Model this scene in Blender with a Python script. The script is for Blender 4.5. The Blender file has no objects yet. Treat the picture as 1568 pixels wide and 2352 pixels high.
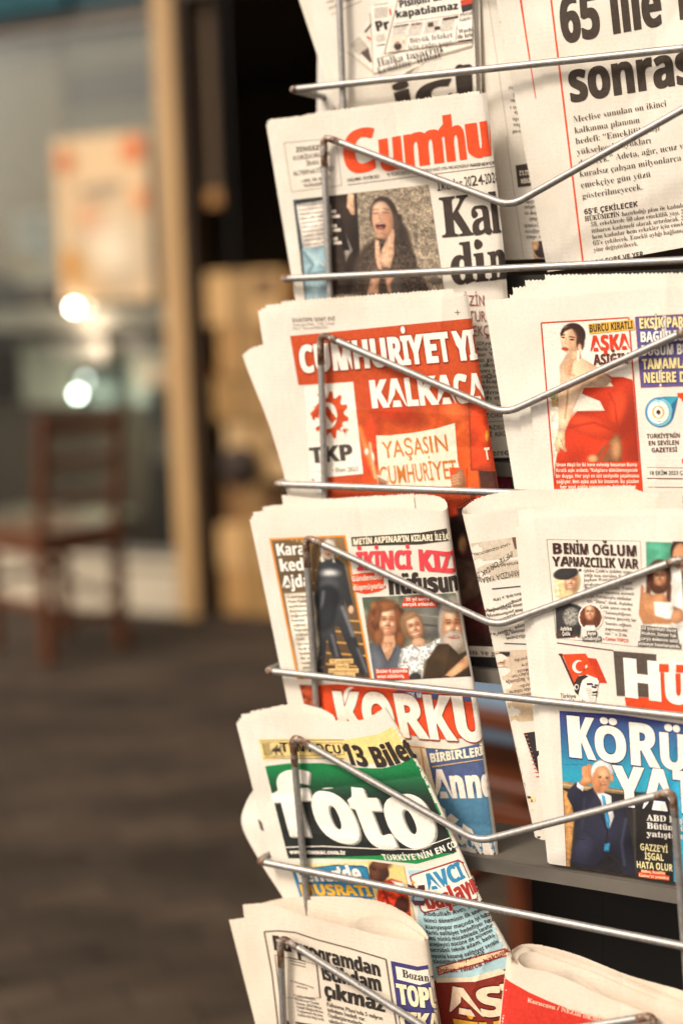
import bpy, bmesh, math, random
import numpy as np
from mathutils import Vector, Matrix
from mathutils.geometry import tessellate_polygon

SC = bpy.context.scene
COL = SC.collection
random.seed(7)
RNG = np.random.default_rng(11)

# ------------------------------------------------------------------ camera
LENS_PX = 3267.0                       # focal length in units of a 1568 wide frame
PITCH, ROLL = math.radians(8.0), math.atan(0.03)
FWD = np.array([0.0, math.cos(PITCH), -math.sin(PITCH)])
_r0 = np.array([1.0, 0.0, 0.0]); _u0 = np.array([0.0, math.sin(PITCH), math.cos(PITCH)])
RGT = math.cos(ROLL) * _r0 - math.sin(ROLL) * _u0
UPV = math.sin(ROLL) * _r0 + math.cos(ROLL) * _u0
CAM = np.array([0.0, 0.0, 1.2])
cam_data = bpy.data.cameras.new('camera'); cam = bpy.data.objects.new('camera', cam_data); COL.objects.link(cam)
cam_data.sensor_fit = 'HORIZONTAL'; cam_data.sensor_width = 24.0; cam_data.lens = 24.0 * LENS_PX / 1568.0
cam_data.clip_start = 0.05; cam_data.clip_end = 300.0
cam.matrix_world = Matrix(((RGT[0], UPV[0], -FWD[0], CAM[0]), (RGT[1], UPV[1], -FWD[1], CAM[1]),
                           (RGT[2], UPV[2], -FWD[2], CAM[2]), (0, 0, 0, 1)))
cam_data.dof.use_dof = True; cam_data.dof.focus_distance = 1.285; cam_data.dof.aperture_fstop = 1.65
SC.camera = cam

# ------------------------------------------------------------------ world, sun, exposure
SUN_EL, SUN_AZ = math.radians(46), math.radians(238)     # azimuth: compass style, from +Y clockwise; light falls from behind and left of the camera
world = bpy.data.worlds.new('World'); SC.world = world; world.use_nodes = True
wt = world.node_tree; bgn = wt.nodes['Background']
sky = wt.nodes.new('ShaderNodeTexSky'); sky.sky_type = 'NISHITA'; sky.sun_disc = False
sky.sun_elevation = SUN_EL; sky.sun_rotation = SUN_AZ; sky.dust_density = 4.0; sky.air_density = 1.0
hs = wt.nodes.new('ShaderNodeHueSaturation'); hs.inputs['Saturation'].default_value = 0.22
tint = wt.nodes.new('ShaderNodeMix'); tint.data_type = 'RGBA'; tint.blend_type = 'MULTIPLY'; tint.inputs[0].default_value = 1.0
tint.inputs[7].default_value = (1.0, 0.915, 0.81, 1)      # warm grey cloud cover
wt.links.new(sky.outputs[0], hs.inputs['Color']); wt.links.new(hs.outputs[0], tint.inputs[6]); wt.links.new(tint.outputs[2], bgn.inputs[0])
bgn.inputs[1].default_value = 0.15
sun_data = bpy.data.lights.new('sun', 'SUN'); sun = bpy.data.objects.new('sun', sun_data); COL.objects.link(sun)
sun_data.energy = 1.5; sun_data.angle = math.radians(12); sun_data.color = (1.0, 0.93, 0.82)
_sd = Vector((math.sin(SUN_AZ) * math.cos(SUN_EL), math.cos(SUN_AZ) * math.cos(SUN_EL), math.sin(SUN_EL)))
sun.rotation_euler = _sd.to_track_quat('Z', 'Y').to_euler(); sun.location = (0, 0, 20)
vs = SC.view_settings
SC.display_settings.display_device = 'sRGB'
vs.view_transform = 'Standard'; vs.look = 'None'; vs.gamma = 1.0; vs.use_curve_mapping = False; vs.exposure = 0.50
SC.cycles.max_bounces = 8; SC.cycles.use_denoising = True

# ------------------------------------------------------------------ helpers
def lin(h):
    h = h.lstrip('#'); c = [int(h[i:i + 2], 16) / 255 for i in (0, 2, 4)]
    return tuple(x / 12.92 if x <= 0.04045 else ((x + 0.055) / 1.055) ** 2.4 for x in c)
def nrm(v): v = np.asarray(v, float); return v / np.linalg.norm(v)
def ray(x, y): return FWD + RGT * ((x - 784) / LENS_PX) + UPV * ((1176 - y) / LENS_PX)
def hit(x, y, Q, n):
    """the point of the plane (Q, n) that is seen at frame position x, y (1568 x 2352 units)"""
    d = ray(x, y); return CAM + d * (np.dot(Q - CAM, n) / np.dot(d, n))
def hits(px, Q, n, d):
    px = np.asarray(px, float); dr = FWD + np.outer((px[:, 0] - 784) / LENS_PX, RGT) + np.outer((1176 - px[:, 1]) / LENS_PX, UPV)
    return CAM + dr * ((np.dot(Q - CAM, n) - d) / (dr @ n))[:, None]

def tag(o, label, cat, group=None, kind=None):
    o['label'] = label; o['category'] = cat
    if group: o['group'] = group
    if kind: o['kind'] = kind
    return o
def empty(name, loc, rz=0.0):
    o = bpy.data.objects.new(name, None); COL.objects.link(o); o.location = loc; o.rotation_euler.z = rz; o.empty_display_size = 0.05
    return o
def mesh_obj(name, verts, faces, mat, parent=None, smooth=True):
    me = bpy.data.meshes.new(name); me.from_pydata([tuple(v) for v in verts], [], [tuple(f) for f in faces]); me.update()
    me.materials.append(mat)
    if smooth: me.polygons.foreach_set('use_smooth', [True] * len(me.polygons))
    o = bpy.data.objects.new(name, me); COL.objects.link(o)
    if parent: o.parent = parent
    return o
def bm_obj(name, bm, mat, parent=None, smooth=False):
    me = bpy.data.meshes.new(name); bmesh.ops.recalc_face_normals(bm, faces=bm.faces[:]); bm.to_mesh(me); bm.free(); me.materials.append(mat)
    if smooth: me.polygons.foreach_set('use_smooth', [True] * len(me.polygons))
    o = bpy.data.objects.new(name, me); COL.objects.link(o)
    if parent: o.parent = parent
    return o
def add_box(bm, c, s, bev=0.0, rot=None):
    """box of full size s centred at c"""
    m = Matrix.Translation(Vector(c)) @ (rot.to_4x4() if rot is not None else Matrix.Identity(4)) @ Matrix.Diagonal((s[0], s[1], s[2], 1))
    r = bmesh.ops.create_cube(bm, size=1.0, matrix=m)
    if bev:
        es = list({e for v in r['verts'] for e in v.link_edges})
        bmesh.ops.bevel(bm, geom=es, offset=bev, segments=2, affect='EDGES', profile=0.5)
def bar(bm, a, b, w, h, bev=0.0, up=(0, 0, 1)):
    """a straight squared bar from a to b"""
    a, b = Vector(a), Vector(b); z = (b - a); L = z.length; z.normalize()
    x = z.cross(Vector(up)); x = x.normalized() if x.length > 1e-4 else Vector((1, 0, 0)); y = z.cross(x)
    add_box(bm, (a + b) / 2, (w, h, L), bev, Matrix((x, y, z)).transposed())
def tube(pts, rad, seg=12, corner=0.0, cs=6, taper=None):
    """verts and faces of a round wire along a polyline whose corners are rounded by `corner`"""
    P = [np.asarray(p, float) for p in pts]; path = [P[0]]
    for i in range(1, len(P) - 1):
        c = corner[i - 1] if isinstance(corner, (list, tuple)) else corner
        if c <= 0: path.append(P[i]); continue
        a = P[i] + nrm(P[i - 1] - P[i]) * min(c, 0.45 * np.linalg.norm(P[i - 1] - P[i])); b = P[i] + nrm(P[i + 1] - P[i]) * min(c, 0.45 * np.linalg.norm(P[i + 1] - P[i]))
        for k in range(cs + 1):
            t = k / cs; path.append((1 - t) ** 2 * a + 2 * t * (1 - t) * P[i] + t * t * b)
    path.append(P[-1]); dense = []
    for i in range(len(path) - 1):
        n = max(1, int(np.linalg.norm(path[i + 1] - path[i]) / 0.03))
        for k in range(n): dense.append(path[i] + (path[i + 1] - path[i]) * k / n)
    dense.append(path[-1]); path = dense
    tang = [nrm(path[min(i + 1, len(path) - 1)] - path[max(i - 1, 0)]) for i in range(len(path))]
    ref = np.array([0, 0, 1.0]) if abs(tang[0][2]) < 0.8 else np.array([1.0, 0, 0])
    V, Fc = [], []
    nx = nrm(np.cross(tang[0], ref))
    for i, (p, t) in enumerate(zip(path, tang)):
        nx = nrm(nx - t * np.dot(nx, t)); ny = np.cross(t, nx)
        r = rad if taper is None else rad * taper(i / (len(path) - 1))
        for k in range(seg):
            a = 2 * math.pi * k / seg; V.append(p + r * (math.cos(a) * nx + math.sin(a) * ny))
    for i in range(len(path) - 1):
        for k in range(seg):
            Fc.append((i * seg + k, i * seg + (k + 1) % seg, (i + 1) * seg + (k + 1) % seg, (i + 1) * seg + k))
    for base, pt, tt, flip in ((0, path[0], -tang[0], True), ((len(path) - 1) * seg, path[-1], tang[-1], False)):
        c = len(V); V.append(pt + tt * rad * 0.6)
        for k in range(seg):
            f = (base + k, base + (k + 1) % seg, c); Fc.append(f[::-1] if flip else f)
    return V, Fc

# ------------------------------------------------------------------ materials
MATS = {}
def nodes(name):
    m = bpy.data.materials.new(name); m.use_nodes = True; t = m.node_tree
    return m, t, t.nodes['Principled BSDF']
def ramp(t, fac, stops):
    r = t.nodes.new('ShaderNodeValToRGB'); el = r.color_ramp.elements
    while len(el) < len(stops): el.new(0.5)
    for e, (p, c) in zip(el, stops): e.position = p; e.color = (*c, 1) if len(c) == 3 else c
    t.links.new(fac, r.inputs[0]); return r.outputs[0]
def noise(t, scale, detail=4, rough=0.6, coord='Object', stretch=None):
    tc = t.nodes.new('ShaderNodeTexCoord'); n = t.nodes.new('ShaderNodeTexNoise'); n.inputs['Scale'].default_value = scale
    n.inputs['Detail'].default_value = detail; n.inputs['Roughness'].default_value = rough
    src = tc.outputs[coord]
    if stretch:
        mp = t.nodes.new('ShaderNodeMapping'); mp.inputs['Scale'].default_value = stretch; t.links.new(src, mp.inputs[0]); src = mp.outputs[0]
    t.links.new(src, n.inputs['Vector']); return n.outputs['Fac']
def bump(t, bsdf, h, strength, dist=0.001):
    b = t.nodes.new('ShaderNodeBump'); b.inputs['Strength'].default_value = strength; b.inputs['Distance'].default_value = dist
    t.links.new(h, b.inputs['Height']); t.links.new(b.outputs[0], bsdf.inputs['Normal'])
def simple(name, col, rough=0.6, metal=0.0, var=0.15, scale=8.0, bmp=0.0, spec=0.5, stretch=None):
    """one colour with mottling of its own and fine relief"""
    if name in MATS: return MATS[name]
    m, t, b = nodes(name); c = np.array(lin(col) if isinstance(col, str) else col)
    f = noise(t, scale, 5, 0.65, stretch=stretch)
    t.links.new(ramp(t, f, [(0.25, tuple(c * (1 - var))), (0.75, tuple(np.minimum(c * (1 + var), 1)))]), b.inputs['Base Color'])
    b.inputs['Roughness'].default_value = rough; b.inputs['Metallic'].default_value = metal; b.inputs['Specular IOR Level'].default_value = spec
    if bmp: bump(t, b, noise(t, scale * 6, 4, stretch=stretch), bmp)
    MATS[name] = m; return m
def paper_mat(name, col):
    if name in MATS: return MATS[name]
    m, t, b = nodes(name); c = np.array(lin(col))
    big = noise(t, 14, 3); fine = noise(t, 420, 3, 0.7)
    mx = t.nodes.new('ShaderNodeMath'); mx.operation = 'MULTIPLY_ADD'; mx.inputs[1].default_value = 0.5; t.links.new(fine, mx.inputs[0])
    m2 = t.nodes.new('ShaderNodeMath'); m2.operation = 'MULTIPLY'; m2.inputs[1].default_value = 0.5; t.links.new(big, m2.inputs[0]); t.links.new(m2.outputs[0], mx.inputs[2])
    base = ramp(t, mx.outputs[0], [(0.32, tuple(c * (0.88, 0.85, 0.80))), (0.62, tuple(c))])
    tc = t.nodes.new('ShaderNodeTexCoord'); wv = t.nodes.new('ShaderNodeTexWave'); wv.bands_direction = 'Z'; wv.inputs['Scale'].default_value = 78.0; wv.inputs['Distortion'].default_value = 0.6; t.links.new(tc.outputs['Object'], wv.inputs['Vector'])
    ws = noise(t, 190, 2, 0.5, stretch=(1, 1, .3)); blk = noise(t, 16, 1, 0.4)
    m3 = t.nodes.new('ShaderNodeMath'); m3.operation = 'MULTIPLY'; t.links.new(wv.outputs['Fac'], m3.inputs[0]); t.links.new(ramp(t, ws, [(0.46, (0, 0, 0)), (0.52, (1, 1, 1))]), m3.inputs[1])
    m4 = t.nodes.new('ShaderNodeMath'); m4.operation = 'MULTIPLY'; t.links.new(m3.outputs[0], m4.inputs[0]); t.links.new(ramp(t, blk, [(0.42, (0, 0, 0)), (0.58, (.11, .11, .11))]), m4.inputs[1])
    dk = t.nodes.new('ShaderNodeMix'); dk.data_type = 'RGBA'; t.links.new(m4.outputs[0], dk.inputs[0]); t.links.new(base, dk.inputs[6]); dk.inputs[7].default_value = (*tuple(c * .45), 1)
    t.links.new(dk.outputs[2], b.inputs['Base Color'])
    b.inputs['Roughness'].default_value = 0.85; b.inputs['Specular IOR Level'].default_value = 0.25
    bump(t, b, fine, 0.12, 0.0006)
    MATS[name] = m; return m
def ink(col):
    """printer's ink soaked into newsprint: slightly uneven, matt"""
    k = 'ink ' + col
    if k in MATS: return MATS[k]
    m, t, b = nodes(k); c = np.array(lin(col)); f = noise(t, 260, 3, 0.7)
    t.links.new(ramp(t, f, [(0.3, tuple(c * 0.88)), (0.7, tuple(np.minimum(c * 1.1 + 0.01, 1)))]), b.inputs['Base Color'])
    b.inputs['Roughness'].default_value = 0.75; b.inputs['Specular IOR Level'].default_value = 0.25
    MATS[k] = m; return m
def print_mat():
    if 'halftone print' in MATS: return MATS['halftone print']
    m, t, b = nodes('halftone print'); a = t.nodes.new('ShaderNodeVertexColor'); a.layer_name = 'Col'
    t.links.new(a.outputs[0], b.inputs['Base Color']); b.inputs['Roughness'].default_value = 0.7; b.inputs['Specular IOR Level'].default_value = 0.3
    MATS['halftone print'] = m; return m
def wire_mat():
    m, t, b = nodes('worn silver wire')
    f = noise(t, 55, 6, 0.75); g = noise(t, 300, 3, 0.6)
    spots = ramp(t, f, [(0.0, (0, 0, 0)), (0.655, (0, 0, 0)), (0.68, (1, 1, 1)), (1.0, (1, 1, 1))])
    mix = t.nodes.new('ShaderNodeMix'); mix.data_type = 'RGBA'; t.links.new(spots, mix.inputs[0])
    t.links.new(ramp(t, g, [(0.3, (0.31, 0.29, 0.27)), (0.7, (0.44, 0.415, 0.39))]), mix.inputs[6]); mix.inputs[7].default_value = (0.07, 0.028, 0.014, 1)
    t.links.new(mix.outputs[2], b.inputs['Base Color'])
    inv = t.nodes.new('ShaderNodeMath'); inv.operation = 'MULTIPLY_ADD'; inv.inputs[1].default_value = -0.6; inv.inputs[2].default_value = 0.68; t.links.new(spots, inv.inputs[0])
    t.links.new(inv.outputs[0], b.inputs['Metallic']); t.links.new(ramp(t, g, [(0.2, (0.36,) * 3), (0.8, (0.56,) * 3)]), b.inputs['Roughness'])
    bump(t, b, f, 0.12, 0.0006)
    return m
def rust_mat():
    m, t, b = nodes('rusted wire'); f = noise(t, 120, 5, 0.7)
    t.links.new(ramp(t, f, [(0.36, (0.045, 0.022, 0.014)), (0.50, (0.20, 0.10, 0.05)), (0.58, (0.45, 0.41, 0.37))]), b.inputs['Base Color'])
    t.links.new(ramp(t, f, [(0.5, (0, 0, 0)), (0.6, (0.8, 0.8, 0.8))]), b.inputs['Metallic']); b.inputs['Roughness'].default_value = 0.55
    bump(t, b, f, 0.4, 0.0008); return m
M_WIRE, M_RUST = wire_mat(), rust_mat()

# ------------------------------------------------------------------ the rack's own geometry
YAW = math.radians(28.0)
RA = np.array([math.cos(YAW), -math.sin(YAW), 0.0])      # along the rack to the right
RN = np.array([-math.sin(YAW), -math.cos(YAW), 0.0])     # out of the rack, towards the street
ZUP = np.array([0.0, 0.0, 1.0])
P0 = CAM + ray(1150, 1115) * 1.30
STEP = 0.040
def tier_q(k): return P0 + RN * STEP * (k - 2)
RAIL_PX = {0: (1150, 155), 1: (1150, 617), 2: (1150, 1131), 3: (1150, 1597), 4: (1100, 2080), 5: (1100, 2520)}
TILT = math.radians(1.5)
PN = nrm(RN * math.cos(TILT) + ZUP * math.sin(TILT))
def paper_plane(k, delta): return hit(*RAIL_PX[k], tier_q(k), RN) - RN * delta, PN

# zoomed views of the photograph that measurements were taken in -> frame units
_ZB = {0: (0, 0, 1707), 1: (650, 0, 530), 2: (1180, 0, 527), 3: (650, 280, 630), 4: (1180, 360, 527), 5: (590, 720, 690), 6: (1180, 680, 527),
       7: (600, 1220, 680), 8: (1130, 1200, 577), 9: (570, 1740, 710), 10: (1130, 1740, 577), 11: (560, 2180, 570), 12: (1100, 2180, 607)}
def Z(k, pts):
    p = np.atleast_2d(np.asarray(pts, float)); x0, y0, w = _ZB[k]; s = w / 1568.0
    return (p * s + (x0, y0)) * (1568.0 / 1707.0)
def zs(k): return _ZB[k][2] / 1707.0

# ------------------------------------------------------------------ lettering
def math_alpha(c, st):
    if st == 's':
        if 'A' <= c <= 'Z': return chr(0x1D400 + ord(c) - 65)
        if 'a' <= c <= 'z': return chr(0x1D41A + ord(c) - 97)
        if '0' <= c <= '9': return chr(0x1D7CE + ord(c) - 48)
    if st == 'b':
        if 'A' <= c <= 'Z': return chr(0x1D5D4 + ord(c) - 65)
        if 'a' <= c <= 'z': return chr(0x1D5EE + ord(c) - 97)
        if '0' <= c <= '9': return chr(0x1D7EC + ord(c) - 48)
    return c
_tc = bpy.data.curves.new('lettering', 'FONT'); _to = bpy.data.objects.new('lettering', _tc)
_ts = bpy.data.scenes.new('type_case'); _ts.collection.objects.link(_to); _vl = _ts.view_layers[0]; _vl.update()
_GC = {}
def _raw(s, off=0.0, res=3):
    _tc.body = s; _tc.offset = off; _tc.resolution_u = res; _tc.size = 1.0; _tc.update_tag(); _to.update_tag()
    _vl.update(); ev = _to.evaluated_get(_vl.depsgraph); me = ev.to_mesh()
    n = len(me.vertices); v = np.zeros(n * 3); me.vertices.foreach_get('co', v); v = v.reshape(-1, 3)[:, :2].copy()
    me.calc_loop_triangles(); tr = np.zeros(len(me.loop_triangles) * 3, int); me.loop_triangles.foreach_get('vertices', tr)
    ev.to_mesh_clear(); return v, tr.reshape(-1, 3)
_WC = {}
def _w(s):
    if s not in _WC: v, _ = _raw(s, 0.0, 1); _WC[s] = v[:, 0].max() if len(v) else 0.0
    return _WC[s]
_CAPH = {}
MARK = {'ç': ('c', '\u00b8'), 'ş': ('s', '\u00b8'), 'Ç': ('C', '\u00b8'), 'Ş': ('S', '\u00b8'), 'ğ': ('g', '\u02d8'), 'Ğ': ('G', '\u02d8'), 'ü': ('u', '\u00a8'),
        'ö': ('o', '\u00a8'), 'Ü': ('U', '\u00a8'), 'Ö': ('O', '\u00a8'), 'İ': ('I', '.'), 'â': ('a', '^')}
def glyph(ch, st, off, res):
    key = (ch, st, off, res)
    if key in _GC: return _GC[key]
    if st not in _CAPH: _CAPH[st] = _raw(math_alpha('H', st))[0][:, 1].max()
    cap = _CAPH[st]
    if ch == ' ':
        r = (np.zeros((0, 2)), np.zeros((0, 3), int), 0.42 if st != 'n' else 0.38)
        _GC[key] = r; return r
    o2 = off + (0.012 if st != 'n' else 0.0)
    if st != 'n' and ch in MARK:
        base, mk = MARK[ch]; v, t, adv = glyph(base, st, off, res)
        mv, mt = _raw(mk, o2, res)
        mv = mv / cap; bx = (v[:, 0].min() + v[:, 0].max()) / 2
        mv[:, 0] += bx - (mv[:, 0].min() + mv[:, 0].max()) / 2
        if mk == '\u00b8': mv[:, 1] += 0.0 - mv[:, 1].max() + 0.04
        elif ch in 'ÖÜ' and st == 'b':
            v = v * (1, 0.84); c0 = mv.mean(0); mv = c0 + (mv - c0) * (1.1, 0.8); mv[:, 1] += 0.90 - mv[:, 1].min()
        else: mv[:, 1] += v[:, 1].max() + 0.08 - mv[:, 1].min()
        r = (np.vstack([v, mv]), np.vstack([t, mt + len(v)]), adv); _GC[key] = r; return r
    c = math_alpha(ch, st); v, t = _raw(c, off if c != ch or st == 'n' else o2, res)
    h = math_alpha('H', st); adv = (_w(c + h) - _w(h)) / cap
    if st != 'n' and ch == 'ı': adv = adv
    r = (v / cap, t, adv); _GC[key] = r; return r
def layout(s, st='n', off=0.0, res=3, track=0.0):
    V, T, x, n = [], [], 0.0, 0
    for ch in s:
        v, t, a = glyph(ch, st, off, res)
        if len(v):
            V.append(v + (x, 0)); T.append(t + n); n += len(v)
        x += a + track
    return (np.vstack(V), np.vstack(T), x - track) if V else (np.zeros((0, 2)), np.zeros((0, 3), int), x)

# ------------------------------------------------------------------ newspapers
def cr(t, m):
    """Catmull-Rom weights of m control points at parameters t (0..1)"""
    t = np.asarray(t, float); W = np.zeros((len(t), m))
    if m == 2: W[:, 0] = 1 - t; W[:, 1] = t; return W
    s = t * (m - 1); i = np.clip(np.floor(s).astype(int), 0, m - 2); f = s - i
    w = [-.5 * f + f * f - .5 * f ** 3, 1 - 2.5 * f * f + 1.5 * f ** 3, .5 * f + 2 * f * f - 1.5 * f ** 3, -.5 * f * f + .5 * f ** 3]
    R = np.arange(len(t))
    for k in range(4):
        j = i + k - 1
        lo, hi = j < 0, j > m - 1; ok = ~(lo | hi)
        np.add.at(W, (R[ok], j[ok]), w[k][ok])
        np.add.at(W, (R[lo], np.zeros(lo.sum(), int)), 2 * w[k][lo]); np.add.at(W, (R[lo], np.ones(lo.sum(), int)), -w[k][lo])
        np.add.at(W, (R[hi], np.full(hi.sum(), m - 1)), 2 * w[k][hi]); np.add.at(W, (R[hi], np.full(hi.sum(), m - 2)), -w[k][hi])
    return W
class Leaf:
    """one sheet of a newspaper: a net of rows x columns of (frame x, frame y, metres behind the paper's plane)"""
    def __init__(s, paper, rows, front=1.0, seed=0, crumple=0.0009):
        s.p = paper; s.C = np.array(rows, float); s.nv, s.nu = s.C.shape[:2]; s.cr = crumple; s.sd = seed
        K = s.C * (1, 1, 700.0)                         # even paper length along u and v, round the fold too
        s.ku = s._knots(np.linalg.norm(np.diff(K, axis=1), axis=2).mean(0)); s.kv = s._knots(np.linalg.norm(np.diff(K, axis=0), axis=2).mean(1))
        s.curved = np.ptp(s.C[:, :, 2]) > .003 or s.nu > 3; s.L = 6.0 if s.curved else 26.0
        s.front = float(np.interp(front, np.linspace(0, 1, s.nu), s.ku)) if front < 1 else 1.0
    @staticmethod
    def _knots(L): k = np.concatenate([[0], np.cumsum(L)]); return k / k[-1]
    @staticmethod
    def _par(t, k):
        n = len(k); e = 1.0 / (n - 1); p = np.interp(t, k, np.linspace(0, 1, n))
        p = np.where(t < 0, t * e / k[1], p); return np.where(t > 1, 1 + (t - 1) * e / (1 - k[-2]), p)
    def net(s, uv):
        uv = np.asarray(uv, float); Wu, Wv = cr(s._par(uv[:, 0], s.ku), s.nu), cr(s._par(uv[:, 1], s.kv), s.nv)
        return np.einsum('nj,ni,jik->nk', Wv, Wu, s.C)
    def pts(s, uv, lift=0.0, jit=None):
        q = s.net(uv)
        if jit is not None: q[:, :2] += jit
        a = s.p.seed * 1.7; x, y = q[:, 0] / 100.0, q[:, 1] / 100.0   # one gentle crumple shared by all pages of a paper
        d = q[:, 2] + s.cr * (np.sin(x * 1.5 + a) * np.cos(y * 0.9 + 2 * a) + 0.55 * np.sin(x * 2.6 - y * 1.9 + a) + 0.3 * np.sin(y * 4.1 + x * 1.7 + a))
        for x0, y0, cx, cy, am, wd in s.p.creases: d = d + am * np.exp(-np.abs((q[:, 0] - x0) * cx + (q[:, 1] - y0) * cy) / wd)
        return hits(q[:, :2], s.p.Q, s.p.n, d - lift) - s.p.org
    def inv(s, px, clamp=False):
        """page coordinates of frame positions"""
        V = np.atleast_2d(np.asarray(px, float)); e = 1e-4
        if not hasattr(s, '_g'):
            s._g = np.array([(u, v) for u in np.linspace(0, s.front, 25) for v in np.linspace(0, 1, 25)]); s._gp = s.net(s._g)[:, :2]
        idx = np.concatenate([np.argmin(((c[:, None, :] - s._gp[None]) ** 2).sum(2), axis=1) for c in np.array_split(V, max(1, len(V) // 2000))]); uv = s._g[idx].copy()
        for _ in range(7):
            b = s.net(np.vstack([uv, uv + (e, 0), uv + (0, e)]))[:, :2]; n = len(uv); b0 = b[:n]; bu = (b[n:2 * n] - b0) / e; bv = (b[2 * n:] - b0) / e
            det = bu[:, 0] * bv[:, 1] - bu[:, 1] * bv[:, 0]; det = np.where(np.abs(det) < 1e-2, 1e-2, det); r = V - b0
            du = (r[:, 0] * bv[:, 1] - r[:, 1] * bv[:, 0]) / det; dv = (bu[:, 0] * r[:, 1] - bu[:, 1] * r[:, 0]) / det
            if max(np.abs(du).max(), np.abs(dv).max()) < 1e-5: break
            uv[:, 0] = np.clip(uv[:, 0] + np.clip(du, -.15, .15), -0.3, s.front + (.3 if s.front >= 1 else .03)); uv[:, 1] = np.clip(uv[:, 1] + np.clip(dv, -.15, .15), -0.3, 1.3)
        if clamp:                                          # ink stops at the sheet's edge
            if not hasattr(s, '_e'):
                t = np.linspace(0, 1, 500); o = np.ones(500); s._e = np.vstack([np.column_stack([o * 0, t]), np.column_stack([o * s.front, t]), np.column_stack([t * s.front, o * 0]), np.column_stack([t * s.front, o])]); s._ep = s.net(s._e)[:, :2]
            bad = (np.linalg.norm(s.net(uv)[:, :2] - V, axis=1) > 1.0) | (uv[:, 0] < 0) | (uv[:, 0] > s.front) | (uv[:, 1] < 0) | (uv[:, 1] > 1)
            for k in np.nonzero(bad)[0]: uv[k] = s._e[np.argmin(((s._ep - V[k]) ** 2).sum(1))]
        return uv
    def build(s, name, mat, nu=None, nv=14, zig=3.0, u1=1.0):
        pts = s.net(np.column_stack([np.linspace(0, u1, 60), np.zeros(60)]))[:, :2]; L = np.abs(np.diff(pts, axis=0)).sum()
        if name == 'front_page': nv = max(nv, 46)
        nu = nu or int(min(max(L / (3.4 if s.curved else 4.6), 24), 420)); us = np.linspace(0, u1, nu + 1); vv = np.concatenate([[0, 0.012], np.linspace(0.03, 1, nv - 1)])
        uv = np.array([(u, v) for v in vv for u in us]); jit = np.zeros((len(uv), 2))
        if zig:
            z = np.where(np.arange(nu + 1) % 2 == 0, -1.0, 1.0) * zig * 0.5 + RNG.normal(0, zig * 0.22, nu + 1)
            jit[:nu + 1, 1] = z
        P = s.pts(uv, 0.0, jit); k = nu + 1
        Fc = [(j * k + i, (j + 1) * k + i, (j + 1) * k + i + 1, j * k + i + 1) for j in range(len(vv) - 1) for i in range(nu)]
        s.obj = mesh_obj(name, P, Fc, mat, s.p.root)
        return s
def tri_split(V, T, L, scale, lev=4):
    for _ in range(lev):
        if not len(T): break
        P = V * scale
        e = np.stack([np.linalg.norm(P[T[:, i]] - P[T[:, (i + 1) % 3]], axis=1) for i in range(3)], 1); big = e.max(1) > L
        if not big.any(): break
        B = T[big]; es = e[big].argmax(1); R = np.arange(len(B)); a, b, c = B[R, es], B[R, (es + 1) % 3], B[R, (es + 2) % 3]
        mids = len(V) + R; V = np.vstack([V, (V[a] + V[b]) / 2]); T = np.vstack([T[~big], np.stack([a, mids, c], 1), np.stack([mids, b, c], 1)])
    return V, T
LAYER = 0.00022
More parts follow.
